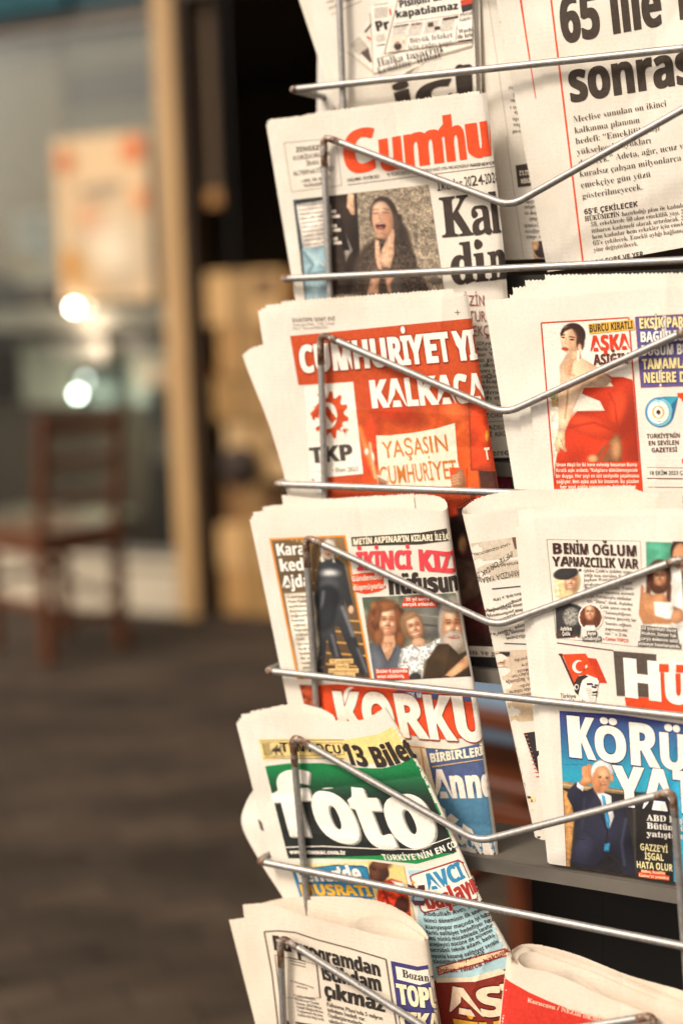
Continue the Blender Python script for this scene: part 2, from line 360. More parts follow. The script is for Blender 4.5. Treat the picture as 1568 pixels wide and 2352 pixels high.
class Paper:
    def __init__(s, label, k, delta, group=None, tint='#e5dccf'):
        s.Q, s.n = paper_plane(k, delta); s.k = k; s.root = None; s.acc = {}; s.leafs = []; s.tint = tint
        s.label, s.group = label, group; Paper.count = getattr(Paper, 'count', 0) + 1; s.seed = Paper.count
    def place(s, px):
        """put the paper's origin at the foot of its plane"""
        s.org = hit(*px, s.Q, s.n); s.root = empty('newspaper', s.org); tag(s.root, s.label, 'newspaper', s.group)
        s.creases = []
        for i in range(5):
            a = random.uniform(0, math.pi) if i > 1 else random.choice((0.02, math.pi / 2 + .1)) + random.uniform(-.12, .12)
            s.creases.append((px[0] + random.uniform(-200, 200), px[1] - random.uniform(60, 650), math.cos(a), math.sin(a), random.choice((-1, 1)) * random.uniform(.0005, .0013), random.uniform(8, 30)))
        return s
    def leaf(s, rows, name='inner_sheet', front=1.0, mat=None, **kw):
        lf = Leaf(s, rows, front, seed=len(s.leafs) + s.k * 3, crumple=kw.pop('crumple', 0.0009)); lf.build(name, mat or paper_mat('newsprint ' + s.tint, s.tint), **kw); s.leafs.append(lf); return lf
    def face(s, lf): s.f = lf
    def stack(s, rows, cols, n=3, dx=-3.0, dy=6.0, dd=.0008):
        """more pages of the same paper just behind its front page, each a little higher and further left"""
        for i in range(n, 0, -1):
            R = [[(p[0] - dx * i * (1 - .6 * j / (len(rows) - 1)) + random.uniform(-2, 2), p[1] - (dy * i + random.uniform(-2, 2) if j == 0 else 0) * (1 - .85 * q / max(cols - 1, 1)), p[2] + dd * i) for q, p in enumerate(r[:cols])] for j, r in enumerate(rows)]
            s.leaf(R, zig=2.6)
    def _add(s, name, col, P, T):
        a = s.acc.setdefault((name, col, s.f), [[], [], 0]); a[0].append(P); a[1].append(np.asarray(T) + a[2]); a[2] += len(P)
    def text(s, z, txt, x0, y0, x1, y1, h, st='n', col='#3a2e27', off=0.0, lay=3, name='lettering', smear=0.0, outline=None, track=0.0, res=None, umax=None, fit=True):
        f = s.f; sc = zs(z); hp = h * sc * 1568 / 1707.0 * 1707 / 1568   # cap height in zoom units -> frame units
        hp = h * (Z(z, (0, 1)) - Z(z, (0, 0)))[0, 1]
        res = res or (3 if hp > 26 else 2)
        V, T, w = layout(txt, st, off, res, track)
        if not len(V): return
        a, b = Z(z, (x0, y0))[0], Z(z, (x1, y1))[0]
        ua, ub, up = f.inv([a, b, a + (0, -hp)]); Y = np.array([0.0, up[1] - ua[1]]); X = (ub - ua) / w
        Lpx = np.linalg.norm(b - a)
        def put(dx, dy, lay, col, ex=0.0):
            V2 = V.copy(); V2[:, 0] += dx; V2[:, 1] += dy
            V3, T3 = tri_split(V2, T, f.L, np.array([Lpx / w, hp]), 6) if hp > f.L else (V2, T)
            uv = ua + V3[:, :1] * X + V3[:, 1:] * Y
            um = (f.front * 1.02 if f.front < 1 else 1.0) if umax is None else umax
            uc = uv[T3].mean(1)[:, 0]; T3 = T3[(uc < um) & (uc > 0)]
            if not len(T3): return
            P = f.pts(uv, LAYER * lay + ex); s._add(name, col, P, T3)
        k = hp / (Lpx / w)                                   # keeps the smear isotropic in frame units
        if outline:
            oc, oa = outline
            for q, (i, j) in enumerate(((-1, 0), (1, 0), (0, 1), (0, -1), (.7, .7), (-.7, .7), (.7, -.7), (-.7, -.7))): put(i * oa * k, j * oa, lay - 1, oc, q * 4e-6)
        if smear:
            for q, i in enumerate((-1, -0.4, 0.4, 1)): put(i * smear * k, 0, lay, col, q * 4e-6)
        put(0, 0, lay, col, 1.8e-5 if smear else 0.0)
    def lines(s, z, rows, h, st='n', col='#4a3d34', **kw):
        """rows of small article text: (string, x0, y0, x1, y1)"""
        for r in rows: s.text(z, r[0], r[1], r[2], r[3], r[4], h, st, col, name=kw.get('name', 'article_text'), **{k: v for k, v in kw.items() if k != 'name'})
    def poly(s, z, pts, col, lay=1, name='colour_panel'):
        px = Z(z, pts); f = s.f; L = f.L * 1.1; tris = tessellate_polygon([[Vector((p[0], p[1], 0)) for p in px]])
        V, T = tri_split(px, np.array(tris), L, 1.0, 14)
        uv = f.inv(V, True)
        P = f.pts(uv, LAYER * lay); s._add(name, col, P, T)
    def rule(s, z, x0, y0, x1, y1, w, col='#3a2e27', lay=2, name='rule'):
        d = np.array([x1 - x0, y1 - y0], float); nn = np.array([-d[1], d[0]]) / (np.linalg.norm(d) + 1e-9) * w / 2
        s.poly(z, [(x0 + nn[0], y0 + nn[1]), (x1 + nn[0], y1 + nn[1]), (x1 - nn[0], y1 - nn[1]), (x0 - nn[0], y0 - nn[1])], col, lay, name)
    def frame(s, z, q, w, col, lay=2, name='rule'):
        for i in range(4): s.rule(z, *q[i], *q[(i + 1) % 4], w, col, lay, name)
    def ell(s, z, cx, cy, rx, ry, col, lay=2, name='colour_panel', n=28, rot=0.0):
        a = np.linspace(0, 2 * math.pi, n, endpoint=False); c, si = math.cos(rot), math.sin(rot)
        s.poly(z, [(cx + rx * math.cos(t) * c - ry * math.sin(t) * si, cy + rx * math.cos(t) * si + ry * math.sin(t) * c) for t in a], col, lay, name)
    def picture(s, z, quad, bg, ops, step=2.3, lay=2, name='printed_photo', noise_amt=0.035, clip=None):
        """a printed photograph: a fine grid on the page, one ink colour per vertex, coordinates as in the zoomed view"""
        q = np.array(quad, float); px = Z(z, q); f = s.f
        W = max(np.linalg.norm(px[1] - px[0]), np.linalg.norm(px[2] - px[3])); H = max(np.linalg.norm(px[3] - px[0]), np.linalg.norm(px[2] - px[1]))
        nx, ny = max(4, int(W / step)), max(4, int(H / step))
        A, B = np.meshgrid(np.linspace(0, 1, nx + 1), np.linspace(0, 1, ny + 1)); a, b = A.ravel()[:, None], B.ravel()[:, None]
        zp = (1 - a) * (1 - b) * q[0] + a * (1 - b) * q[1] + a * b * q[2] + (1 - a) * b * q[3]
        col = paint(zp, bg, ops)
        col = np.clip(col * (1 + RNG.normal(0, noise_amt, (len(col), 1))), 0, 1)
        uv = f.inv(Z(z, zp), True); P = f.pts(uv, LAYER * lay); k = nx + 1
        Fc = [(j * k + i, (j + 1) * k + i, (j + 1) * k + i + 1, j * k + i + 1) for j in range(ny) for i in range(nx)]
        if clip is not None:
            keep = inside(zp, np.array(clip, float)); Fc = [t for t in Fc if keep[list(t)].all()]
        o = mesh_obj(name, P, Fc, print_mat(), f.obj)
        at = o.data.color_attributes.new('Col', 'FLOAT_COLOR', 'POINT'); lc = np.where(col <= 0.04045, col / 12.92, ((col + 0.055) / 1.055) ** 2.4)
        at.data.foreach_set('color', np.column_stack([lc, np.ones(len(lc))]).ravel()); return o
    def finish(s):
        for (name, col, f), (P, T, n) in s.acc.items():
            V = np.vstack(P); Fc = np.vstack(T)
            me = bpy.data.meshes.new(name); me.from_pydata(V.tolist(), [], Fc.tolist()); me.update(); me.materials.append(ink(col))
            o = bpy.data.objects.new(name, me); COL.objects.link(o); o.parent = f.obj
            if len(P) > 1 or name in ('headline', 'lettering', 'article_text', 'masthead'): o['kind'] = 'stuff'
        s.acc = {}
def rgb(h): h = h.lstrip('#'); return np.array([int(h[i:i + 2], 16) / 255 for i in (0, 2, 4)])
def inside(P, poly):
    x, y = P[:, 0], P[:, 1]; r = np.zeros(len(P), bool); n = len(poly)
    for i in range(n):
        (xa, ya), (xb, yb) = poly[i], poly[(i + 1) % n]
        c = ((ya > y) != (yb > y)) & (x < (xb - xa) * (y - ya) / (yb - ya + 1e-12) + xa); r ^= c
    return r
def edge_dist(P, poly):
    d = np.full(len(P), 1e9); n = len(poly)
    for i in range(n):
        a, b = poly[i], poly[(i + 1) % n]; ab = b - a; t = np.clip(((P - a) @ ab) / (ab @ ab + 1e-9), 0, 1); d = np.minimum(d, np.linalg.norm(P - a - t[:, None] * ab, axis=1))
    return d
_NP = RNG.random((64, 64))
def vnoise(P, s):
    q = P / s; i = np.floor(q).astype(int); f = q - i; f = f * f * (3 - 2 * f); g = lambda a, b: _NP[a % 64, b % 64]
    return (g(i[:, 0], i[:, 1]) * (1 - f[:, 0]) + g(i[:, 0] + 1, i[:, 1]) * f[:, 0]) * (1 - f[:, 1]) + (g(i[:, 0], i[:, 1] + 1) * (1 - f[:, 0]) + g(i[:, 0] + 1, i[:, 1] + 1) * f[:, 0]) * f[:, 1]
def paint(P, bg, ops):
    """the picture's inks: ellipses, polygons, strokes, gradients and grain laid over one another"""
    C = np.tile(rgb(bg), (len(P), 1))
    for o in ops:
        k = o[0]
        if k == 'e':
            _, cx, cy, rx, ry, rot, col, soft = o; a = math.radians(rot); dx, dy = P[:, 0] - cx, P[:, 1] - cy
            u, v = dx * math.cos(a) + dy * math.sin(a), -dx * math.sin(a) + dy * math.cos(a)
            rr = np.sqrt((u / rx) ** 2 + (v / ry) ** 2); sh = 1.07 - 0.20 * np.minimum(rr, 1.2) ** 2 - 0.10 * np.clip(dx / rx, -1, 1) - 0.05 * np.clip(dy / ry, -1, 1); big = min(rx, ry); m = np.clip(0.5 - (rr - 1) * min(rx, ry) / max(soft, 0.1), 0, 1)
        elif k == 'p':
            _, pts, col, soft = o; pl = np.array(pts, float); d = edge_dist(P, pl) * np.where(inside(P, pl), 1, -1); m = np.clip(0.5 + d / max(soft, 0.1), 0, 1)
            big = max(d.max(), 1e-3); ext = np.ptp(pl, axis=0) + 1; rel = (P - pl.mean(0)) / ext; sh = 0.84 + 0.26 * np.sqrt(np.clip(d / big, 0, 1)) - 0.16 * rel[:, 0] - 0.10 * rel[:, 1] + 0.30 * (vnoise(P @ np.array([[.8, -.3], [.5, .9]]) + 11, max(ext.min() / 4.5, 6)) - 0.5)
        elif k == 'l':
            _, pts, w, col, soft = o; d = np.full(len(P), 1e9)
            for a, b in zip(pts[:-1], pts[1:]):
                a, b = np.array(a, float), np.array(b, float); ab = b - a; t = np.clip(((P - a) @ ab) / (ab @ ab + 1e-9), 0, 1); d = np.minimum(d, np.linalg.norm(P - a - t[:, None] * ab, axis=1))
            m = np.clip(0.5 + (w / 2 - d) / max(soft, 0.1), 0, 1)
        elif k == 'g':
            _, y0, y1, c0, c1 = o; t = np.clip((P[:, 1] - y0) / (y1 - y0), 0, 1)[:, None]; C = rgb(c0) * (1 - t) + rgb(c1) * t; continue
        elif k == 'n':
            _, sc, amt = o[:3]; m = (vnoise(P, sc) + 0.5 * vnoise(P + 37, sc / 2.1) - 0.75) * amt
            if len(o) > 3:
                pl = np.array(o[3], float); m = m * np.clip(0.5 + edge_dist(P, pl) * np.where(inside(P, pl), 1, -1) / 6.0, 0, 1)
            C = np.clip(C * (1 + m[:, None]), 0, 1); continue
        if k == 'l' or big < 5: sh = np.ones(len(P))
        C = C * (1 - m[:, None]) + np.clip(rgb(col) * sh[:, None], 0, 1) * m[:, None]
    return C
def quad(TL, TR, BR, BL, d=0.0, z=0):
    q = Z(z, [TL, TR, BR, BL]) if z else np.array([TL, TR, BR, BL], float)
    m = lambda p: (p[0], p[1], d)
    return [[m(q[0]), m(q[1])], [m(q[3]), m(q[2])]]
def face_helper(x, y, w, h, skin='#d9a27c', dark='#7a4630', lip='#b5523f', tilt=0.0):
    """the shading of a small printed face, centred at x, y, w wide and h high"""
    sh, hi = '#b07350', '#f0c6a2'; a = math.radians(tilt); T = lambda u, v: (x + (u * w) * math.cos(a) - (v * h) * math.sin(a), y + (u * w) * math.sin(a) + (v * h) * math.cos(a))
    E = lambda u, v, ru, rv, c, sf: ('e', *T(u, v), ru * w, rv * h, tilt, c, sf * w)
    return [E(0, 0, .46, .5, skin, .12), E(0, .30, .34, .2, skin, .2), E(.30, .08, .2, .38, sh, .34), E(-.34, .14, .1, .26, sh, .2), E(-.08, -.26, .26, .14, hi, .3), E(-.2, .10, .15, .10, hi, .22), E(.2, .11, .12, .08, hi, .2),
            E(-.2, -.07, .15, .055, sh, .14), E(.2, -.07, .15, .055, sh, .14), E(-.2, -.06, .085, .022, dark, .06), E(.2, -.06, .085, .022, dark, .06), ('l', [T(-.31, -.13), T(-.11, -.145)], h * .022, dark, w * .06), ('l', [T(.11, -.145), T(.31, -.13)], h * .022, dark, w * .06),
            E(.07, .08, .05, .09, sh, .12), E(.01, .155, .11, .022, dark, .12), E(0, .255, .16, .022, lip, .07), E(0, .40, .2, .05, sh, .2)]

# ================================================================== SETTING: ground and shop front
M_PAVE = None
def paving():
    m, t, b = nodes('dark paving'); tc = t.nodes.new('ShaderNodeTexCoord')
    br = t.nodes.new('ShaderNodeTexBrick'); br.inputs['Scale'].default_value = 5.0; br.inputs['Mortar Size'].default_value = 0.012; br.inputs['Color1'].default_value = (0.078, 0.056, 0.039, 1)
    br.inputs['Color2'].default_value = (0.046, 0.033, 0.023, 1); br.inputs['Mortar'].default_value = (0.016, 0.011, 0.008, 1); br.inputs['Brick Width'].default_value = 1.0; br.inputs['Row Height'].default_value = 0.5
    mp = t.nodes.new('ShaderNodeMapping'); mp.inputs['Rotation'].default_value = (0, 0, math.radians(-24)); t.links.new(tc.outputs['Object'], mp.inputs[0]); t.links.new(mp.outputs[0], br.inputs['Vector'])
    mx = t.nodes.new('ShaderNodeMix'); mx.data_type = 'RGBA'; mx.blend_type = 'MULTIPLY'; mx.inputs[0].default_value = 0.9; t.links.new(br.outputs['Color'], mx.inputs[6])
    t.links.new(ramp(t, noise(t, 2.6, 5, 0.6, stretch=(.7, 2.2, 1)), [(0.34, (0.36, 0.32, 0.28)), (0.64, (0.92, 0.88, 0.83))]), mx.inputs[7]); t.links.new(mx.outputs[2], b.inputs['Base Color'])
    b.inputs['Roughness'].default_value = 0.85; b.inputs['Specular IOR Level'].default_value = 0.2; bump(t, b, br.outputs['Fac'], 0.4, -0.004); return m
g = mesh_obj('ground', [(-60, -60, 0), (60, -60, 0), (60, 60, 0), (-60, 60, 0)], [(0, 1, 2, 3)], paving(), smooth=False); g['kind'] = 'structure'

FO = hit(445, 1412, np.zeros(3), ZUP); FPSI = math.radians(25.0)
FA = np.array([math.cos(FPSI), -math.sin(FPSI), 0.0]); FN = np.array([-math.sin(FPSI), -math.cos(FPSI), 0.0])
def fw(s, t, z): return FO + FA * s + FN * t + ZUP * z
def fbox(bm, s0, s1, t0, t1, z0, z1, bev=0.0): add_box(bm, ((s0 + s1) / 2, -(t0 + t1) / 2, (z0 + z1) / 2), (s1 - s0, t1 - t0, z1 - z0), bev)
def fobj(name, boxes, mat, parent=None, bev=0.004):
    """boxes in shop front coordinates (s along the front, t out to the street, z up)"""
    bm = bmesh.new()
    for b in boxes: fbox(bm, *b, bev)
    o = bm_obj(name, bm, mat, parent)
    if parent is None: o.location = FO; o.rotation_euler.z = -FPSI
    return o
def fthing(name, label, cat, s, t, z, group=None, rz=0.0):
    return tag(empty(name, fw(s, t, z), -FPSI + rz), label, cat, group)
def lbox(name, boxes, mat, parent, bev=0.003):
    """boxes (x0,x1,y0,y1,z0,z1) in the thing's own frame"""
    bm = bmesh.new()
    for x0, x1, y0, y1, z0, z1 in boxes: add_box(bm, ((x0 + x1) / 2, (y0 + y1) / 2, (z0 + z1) / 2), (x1 - x0, y1 - y0, z1 - z0), bev)
    return bm_obj(name, bm, mat, parent)

M_TAN = simple('tan painted timber', '#b58f5e', 0.5, var=0.14, scale=3, bmp=0.1, stretch=(6, 6, 0.6)); M_DKBR = simple('dark brown timber', '#3b2a1b', 0.55, scale=4, stretch=(6, 6, .6))
M_PLINTH = simple('off white sill paint', '#b9ab94', 0.6, var=0.1); M_DARK = simple('dark interior plaster', '#65533f', 0.9, var=0.2, scale=2); M_WALLUP = simple('shop wall render', '#8b7d68', 0.9, scale=3)
M_TEAL = simple('teal awning cloth', '#0b4750', 0.8); M_BLACK = simple('black enamel', '#191716', 0.45, var=0.1)
def glass_mat():
    m, t, b = nodes('window glass'); out = t.nodes['Material Output']; t.nodes.remove(b)
    tr = t.nodes.new('ShaderNodeBsdfTransparent'); gl = t.nodes.new('ShaderNodeBsdfGlossy'); gl.inputs['Roughness'].default_value = 0.02; fr = t.nodes.new('ShaderNodeFresnel'); fr.inputs[0].default_value = 1.5
    mx = t.nodes.new('ShaderNodeMixShader'); tr.inputs[0].default_value = (0.93, 0.95, 0.93, 1); t.links.new(fr.outputs[0], mx.inputs[0]); t.links.new(tr.outputs[0], mx.inputs[1]); t.links.new(gl.outputs[0], mx.inputs[2]); t.links.new(mx.outputs[0], out.inputs[0]); return m
shop = tag(empty('shop_front', fw(0, 0, 0), -FPSI), 'shop front with a tan door post, big glazed window and dark open doorway', 'shop')
fobj('door_post', [(-.035, .055, -.06, .06, 0, 2.52)], M_TAN, shop, .008)
fobj('jamb_and_shade', [(.055, .085, -.05, .035, 0, 2.52)], M_DKBR, shop); fobj('jamb_and_shade', [(2.75, 2.85, -.06, .06, 0, 2.52)], M_DKBR, shop)  # strip beside the post: dark colour stands in for the door frame's shadow
fobj('window_sill', [(-2.6, -.035, -.06, .03, 0, .20), (-2.6, -.035, -.09, .05, .2, .225)], M_PLINTH, shop)
wf = fobj('window_frame', [(-2.6, -.035, -.03, .02, .225, .26), (-2.6, -.035, -.03, .02, 2.33, 2.358), (-.06, -.035, -.03, .02, .26, 2.34), (-2.6, -2.55, -.03, .02, .26, 2.34)], simple('grey aluminium', '#77726a', 0.4, 0.6), shop)
fobj('pane', [(-2.55, -.06, -.008, -.002, .26, 2.34)], glass_mat(), wf, 0)
fobj('lintel', [(-2.6, .055, -.1, .025, 2.36, 2.41), (.055, 2.75, -.1, .04, 2.40, 2.52)], M_DKBR, shop)
fobj('awning', [(-2.6, -.42, .03, .06, 2.413, 2.74), (-.42, .055, -.1, .025, 2.413, 2.80), (-2.6, 3.2, .0, .30, 2.80, 2.83)], M_TEAL, shop)
fobj('upper_wall', [(-2.6, 2.85, -.12, .0, 2.84, 6.0), (-6.0, -2.6, -.3, .02, 0, 6.0), (2.85, 7.0, -.3, .02, 0, 6.0)], M_WALLUP, shop)
fobj('room_shell', [(-2.7, 2.95, -4.1, -4.0, 0, 2.7), (-2.7, -2.6, -4.0, -.3, 0, 2.7), (2.85, 2.95, -4.0, -.3, 0, 2.7), (-2.7, 2.95, -4.1, -.1, 2.7, 2.8)], M_DARK, shop, 0)
fobj('room_floor', [(-2.6, 2.85, -4.0, -.1, 0.002, .012)], simple('dark shop floor tiles', '#2b2119', 0.5, var=.2, scale=3), shop, 0)

# behind the window
bl = fobj('roller_blind', [(-.545, -.075, -.10, -.085, 1.262, 2.32)], simple('grey green blind cloth', '#a89a7e', 0.85, var=.06), None); tag(bl, 'grey green blind behind the window right above the cream poster', 'blind')
fobj('slat_band', [(-.545, -.075, -.0845, -.080, 2.05, 2.20)], simple('grey blind band', '#6e6454', 0.85, var=.06), None).parent = bl
bl.children[0].location = (0, 0, 0); bl.children[0].rotation_euler.z = 0
bl2 = fobj('roller_blind', [(-1.7, -.56, -.16, -.145, 1.40, 2.32)], simple('beige blind cloth', '#ab9670', 0.85, var=.06), None); tag(bl2, 'beige blind at the left end of the shop window', 'blind')
sh = fobj('display_shelf', [(-1.9, -.075, -.42, -.08, 1.165, 1.255)], simple('white shelf board', '#c9bfae', 0.4, var=.05)); tag(sh, 'white display shelf running behind the window under the poster', 'shelf')
po = fthing('poster', 'cream poster with orange fruit blotches stuck on the shop window', 'poster', -.335, .006, 1.275)
def flat_picture(name, w, h, bg, ops, parent, th=0.003, nx=60, ny=90, y=0.0):
    V = [(-w / 2 + w * i / nx, -th + y, h * j / ny) for j in range(ny + 1) for i in range(nx + 1)]; k = nx + 1
    o = mesh_obj(name, V, [(j * k + i, j * k + i + 1, (j + 1) * k + i + 1, (j + 1) * k + i) for j in range(ny) for i in range(nx)], print_mat(), parent)
    P = np.array([(100 * (v[0] / w + .5), 100 * (1 - v[2] / h)) for v in V]); c = paint(P, bg, ops); lc = np.where(c <= 0.04045, c / 12.92, ((c + 0.055) / 1.055) ** 2.4)
    at = o.data.color_attributes.new('Col', 'FLOAT_COLOR', 'POINT'); at.data.foreach_set('color', np.column_stack([lc, np.ones(len(lc))]).ravel()); return o
lbox('sheet', [(-.22, .22, -.002, .002, 0, .65)], simple('poster card', '#cfbfa2', .7), po, 0)
flat_picture('printed_face', .438, .648, '#d9b88e', [('e', 12, 14, 10, 7, 0, '#cf7a4a', 6), ('e', 86, 10, 11, 8, 0, '#cf6a3a', 6), ('e', 92, 40, 9, 7, 0, '#d58a5c', 8), ('e', 38, 50, 12, 8, 0, '#d08a60', 10), ('e', 18, 78, 16, 9, 0, '#c9822e', 10), ('e', 40, 86, 20, 8, 0, '#cf9a58', 16), ('l', [(30, 33), (70, 31)], 5, '#8d7a68', 4), ('l', [(36, 38), (66, 36)], 3, '#a08d78', 3), ('e', 60, 70, 30, 20, 0, '#e6d4b8', 30)] + [('l', [(20, 58 + 5 * i), (84, 57 + 5 * i)], 1.2, '#b09a80', 2) for i in range(8)], po)
cd = fthing('menu_card', 'small white card standing at the far left of the window shelf', 'card', -.75, -.10, 1.36); lbox('sheet', [(-.11, .11, -.006, .006, 0, .30)], simple('white card', '#d8d0bc', .7), cd, .002)
flat_picture('printed_face', .21, .29, '#d5cebb', [('e', 50, 45, 28, 22, 0, '#b8c2c0', 20), ('e', 30, 70, 20, 12, 0, '#cfb070', 14), ('l', [(20, 15), (80, 14)], 8, '#7f8a88', 6)], cd, nx=20, ny=28, y=-.005)
lbox('foot', [(-.06, .06, .0, .03, -.105, -.0)], simple('card foot', '#6b5a48'), cd)
# counter and goods under the shelf
ct = fobj('counter', [(-2.0, -.32, -.95, -.55, .0, .78), (-2.05, -.30, -1.0, -.5, .78, .82)], simple('dark walnut counter', '#5a4a3a', .5)); tag(ct, 'dark wooden counter inside the shop behind the chair', 'counter')
fr = fthing('cabinet', 'black cabinet with faint pale lettering low behind the window beside the door post', 'cabinet', -.165, -.30, .012)
lbox('cabinet_body', [(-.13, .125, -.12, .16, 0, .90)], M_BLACK, fr, .008)
pl = lbox('sign_plate', [(-.11, .10, -.126, -.12, .56, .76)], simple('dull plate', '#4a433c', .5), fr, 0)
for i in range(5): lbox('lettering_bar', [(-.09 + .036 * i, -.065 + .036 * i, -.129, -.126, .60, .70)], simple('faded letters', '#8b8378', .6), pl, 0)
lbox('plinth', [(-.125, .12, -.11, .15, -.012, 0)], M_BLACK, fr, 0)
for i, (s, w, h, z, c, nm, lb) in enumerate(((-.30, .14, .10, .912, '#c4b29c', 'carton', 'white carton lying on top of the black cabinet'), (-.16, .15, .095, .912, '#b7741f', 'carton', 'orange carton lying on top of the black cabinet'), (-.46, .20, .16, .82, '#8f8c86', 'tin_box', 'grey metal box on the dark counter'), (-.72, .22, .20, .82, '#56504a', 'tin_box', 'dark grey box at the left of the counter'), (-1.0, .20, .12, .82, '#b0763c', 'carton', 'light brown carton at the far left of the counter'))):
    t0 = -.29 if h < .11 else -.72
    x = fthing(nm, lb, 'box', s + .02, t0, z); lbox('box_body', [(-w / 2, w / 2, -.09, .09, 0, h)], simple('goods ' + c, c, .6), x, .005); lbox('lid', [(-w / 2 - .002, w / 2 + .002, -.092, .092, h + .0005, h + .012)], simple('goods lid ' + c, c, .5), x, .003)
for i, (s, z, w, h, c) in enumerate(((-.62, 1.02, .30, .09, '#a09a90'), (-.26, 1.05, .20, .07, '#6b665f'))):
    x = fthing('hanging_tray', ('pale grey tray', 'dark grey tray')[i] + ' hanging under the window shelf', 'tray', s, -.25, z); lbox('tray_body', [(-w / 2, w / 2, -.1, .1, 0, h)], simple('tray ' + c, c, .4, .3), x, .01); lbox('bracket', [(-w / 2, -w / 2 + .01, -.01, .01, h, 1.165 - z), (w / 2 - .01, w / 2, -.01, .01, h, 1.165 - z)], M_BLACK, x, 0)
for i, (s, w) in enumerate(((-.62, .26), (-1.0, .24))):
    x = fthing('white_crate', ('white crate on the shop floor seen between the chair legs', 'white crate at the far left behind the chair')[i], 'crate', s, -.25, .012); lbox('crate_body', [(-w / 2, w / 2, -.12, .12, 0, .33)], simple('white crate plastic', '#c7baa4', .5), x, .01); lbox('rim', [(-w / 2 - .01, w / 2 + .01, -.13, .13, .33, .35)], simple('white crate plastic', '#c7baa4', .5), x, .004)
for i, (s, t0, w, h, c, lb) in enumerate(((-.44, -.50, .26, .20, '#b9b3a6', 'pale grey tub on the dark counter behind the chair back'), (-.98, -.46, .30, .26, '#c9c0ae', 'large pale tub at the left end of the counter'), (-.70, -.44, .16, .12, '#8d8f88', 'small greenish grey tub in the middle of the counter'))):
    x = fthing('tub', lb, 'tub', s, t0 - .05, .82); lbox('tub_body', [(-w / 2, w / 2, -.08, .08, 0, h)], simple('tub ' + c, c, .5), x, .02); lbox('tub_lid', [(-w / 2 - .006, w / 2 + .006, -.086, .086, h + .0005, h + .018)], simple('tub lid ' + c, c, .5), x, .006)
# lit bulbs
def emis(name, col, st):
    m, t, b = nodes(name); b.inputs['Base Color'].default_value = (*col, 1); b.inputs['Emission Color'].default_value = (*col, 1); b.inputs['Emission Strength'].default_value = st; return m
for i, (px, py, c, st, r) in enumerate(((170, 706, (1.0, .80, .66), 40, .0135), (178, 905, (.78, .95, .80), 26, .0135), (196, 872, (.8, .88, .82), 5, .0135))):
    P = hit(px, py, fw(0, .035 if i == 0 else -.04, 0), FN); x = tag(empty('lamp', P, -FPSI), ('lit warm white bulb glowing in front of the window shelf', 'lit cool white bulb glowing behind the chair back', 'dim bulb just above the cool white one behind the chair')[i], 'lamp')
    bm = bmesh.new(); bmesh.ops.create_uvsphere(bm, u_segments=16, v_segments=10, radius=r); bm_obj('bulb', bm, emis('bulb glow %d' % i, c, st), x, True)
    if i < 2:
        ld = bpy.data.lights.new('bulb_light', 'POINT'); ld.energy = 3.2; ld.color = c; ld.shadow_soft_size = .05; lo = bpy.data.objects.new('bulb_light', ld); COL.objects.link(lo); lo.parent = x; lo.location = (0, .16 if i else .10, -.03 if i else -.13)
    up = 2.34 - P[2] if i == 0 else 1.164 - P[2]
    lbox('cord', [(-.0015, .0015, .0, .003, r, up)], M_BLACK, x, 0)
# doorway: strap and cartons
st_ = fthing('hanging_strap', 'narrow brown strap with a pale orange end hanging in the dark doorway', 'strap', .165, -.02, 1.62)
lbox('strap_band', [(-.022, .022, -.006, .006, .06, .80)], simple('brown strap', '#54402b', .8), st_); lbox('end_tag', [(-.03, .03, -.012, .012, 0, .06)], simple('strap end', '#a2713a', .7), st_, .006)
cols = ['#a67c48', '#bc9460', '#7a562f', '#c09c6c', '#94703f']
ci = 0
place = ('lowest', 'second', 'third', 'fourth', 'fifth', 'sixth', 'topmost')
for col_ in range(2):
    zc = .012
    for row in range(7):
        w, h = random.uniform(.28, .38), random.uniform(.17, .27); s = .285 + col_ * .40 + random.uniform(-.03, .03); x = fthing('carton', '%s brown carton of the %s stack inside the doorway' % (place[row], ('left', 'right')[col_]), 'carton', s, -.16 - .06 * random.random(), zc, 'cardboard cartons stacked in the doorway', random.uniform(-.06, .06))
        lbox('carton_body', [(-w / 2, w / 2, -.16, .16, 0, h)], simple('cardboard ' + cols[ci % 5], cols[ci % 5], .8, var=.2, scale=6), x, .006); lbox('tape', [(-.03, .03, -.1625, -.1605, 0, h)], simple('carton tape', '#8a6a3e', .4), x, 0); lbox('printed_mark', [(.06, .14, -.1625, -.1605, .1, .19)], simple('carton print', '#5a4028', .8), x, 0)
        ci += 1; zc += h
bs = fthing('round_basket', 'dark round basket hung in front of the brown cartons', 'basket', .30, .10, .62)
bm = bmesh.new(); bmesh.ops.create_uvsphere(bm, u_segments=20, v_segments=12, radius=.085); bmesh.ops.scale(bm, vec=(1, .7, 1), verts=bm.verts); bm_obj('basket_body', bm, simple('dark wicker', '#2a1a10', .8, bmp=.4), bs, True); lbox('handle', [(-.003, .003, -.003, .003, .08, 1.78)], M_BLACK, bs, 0)

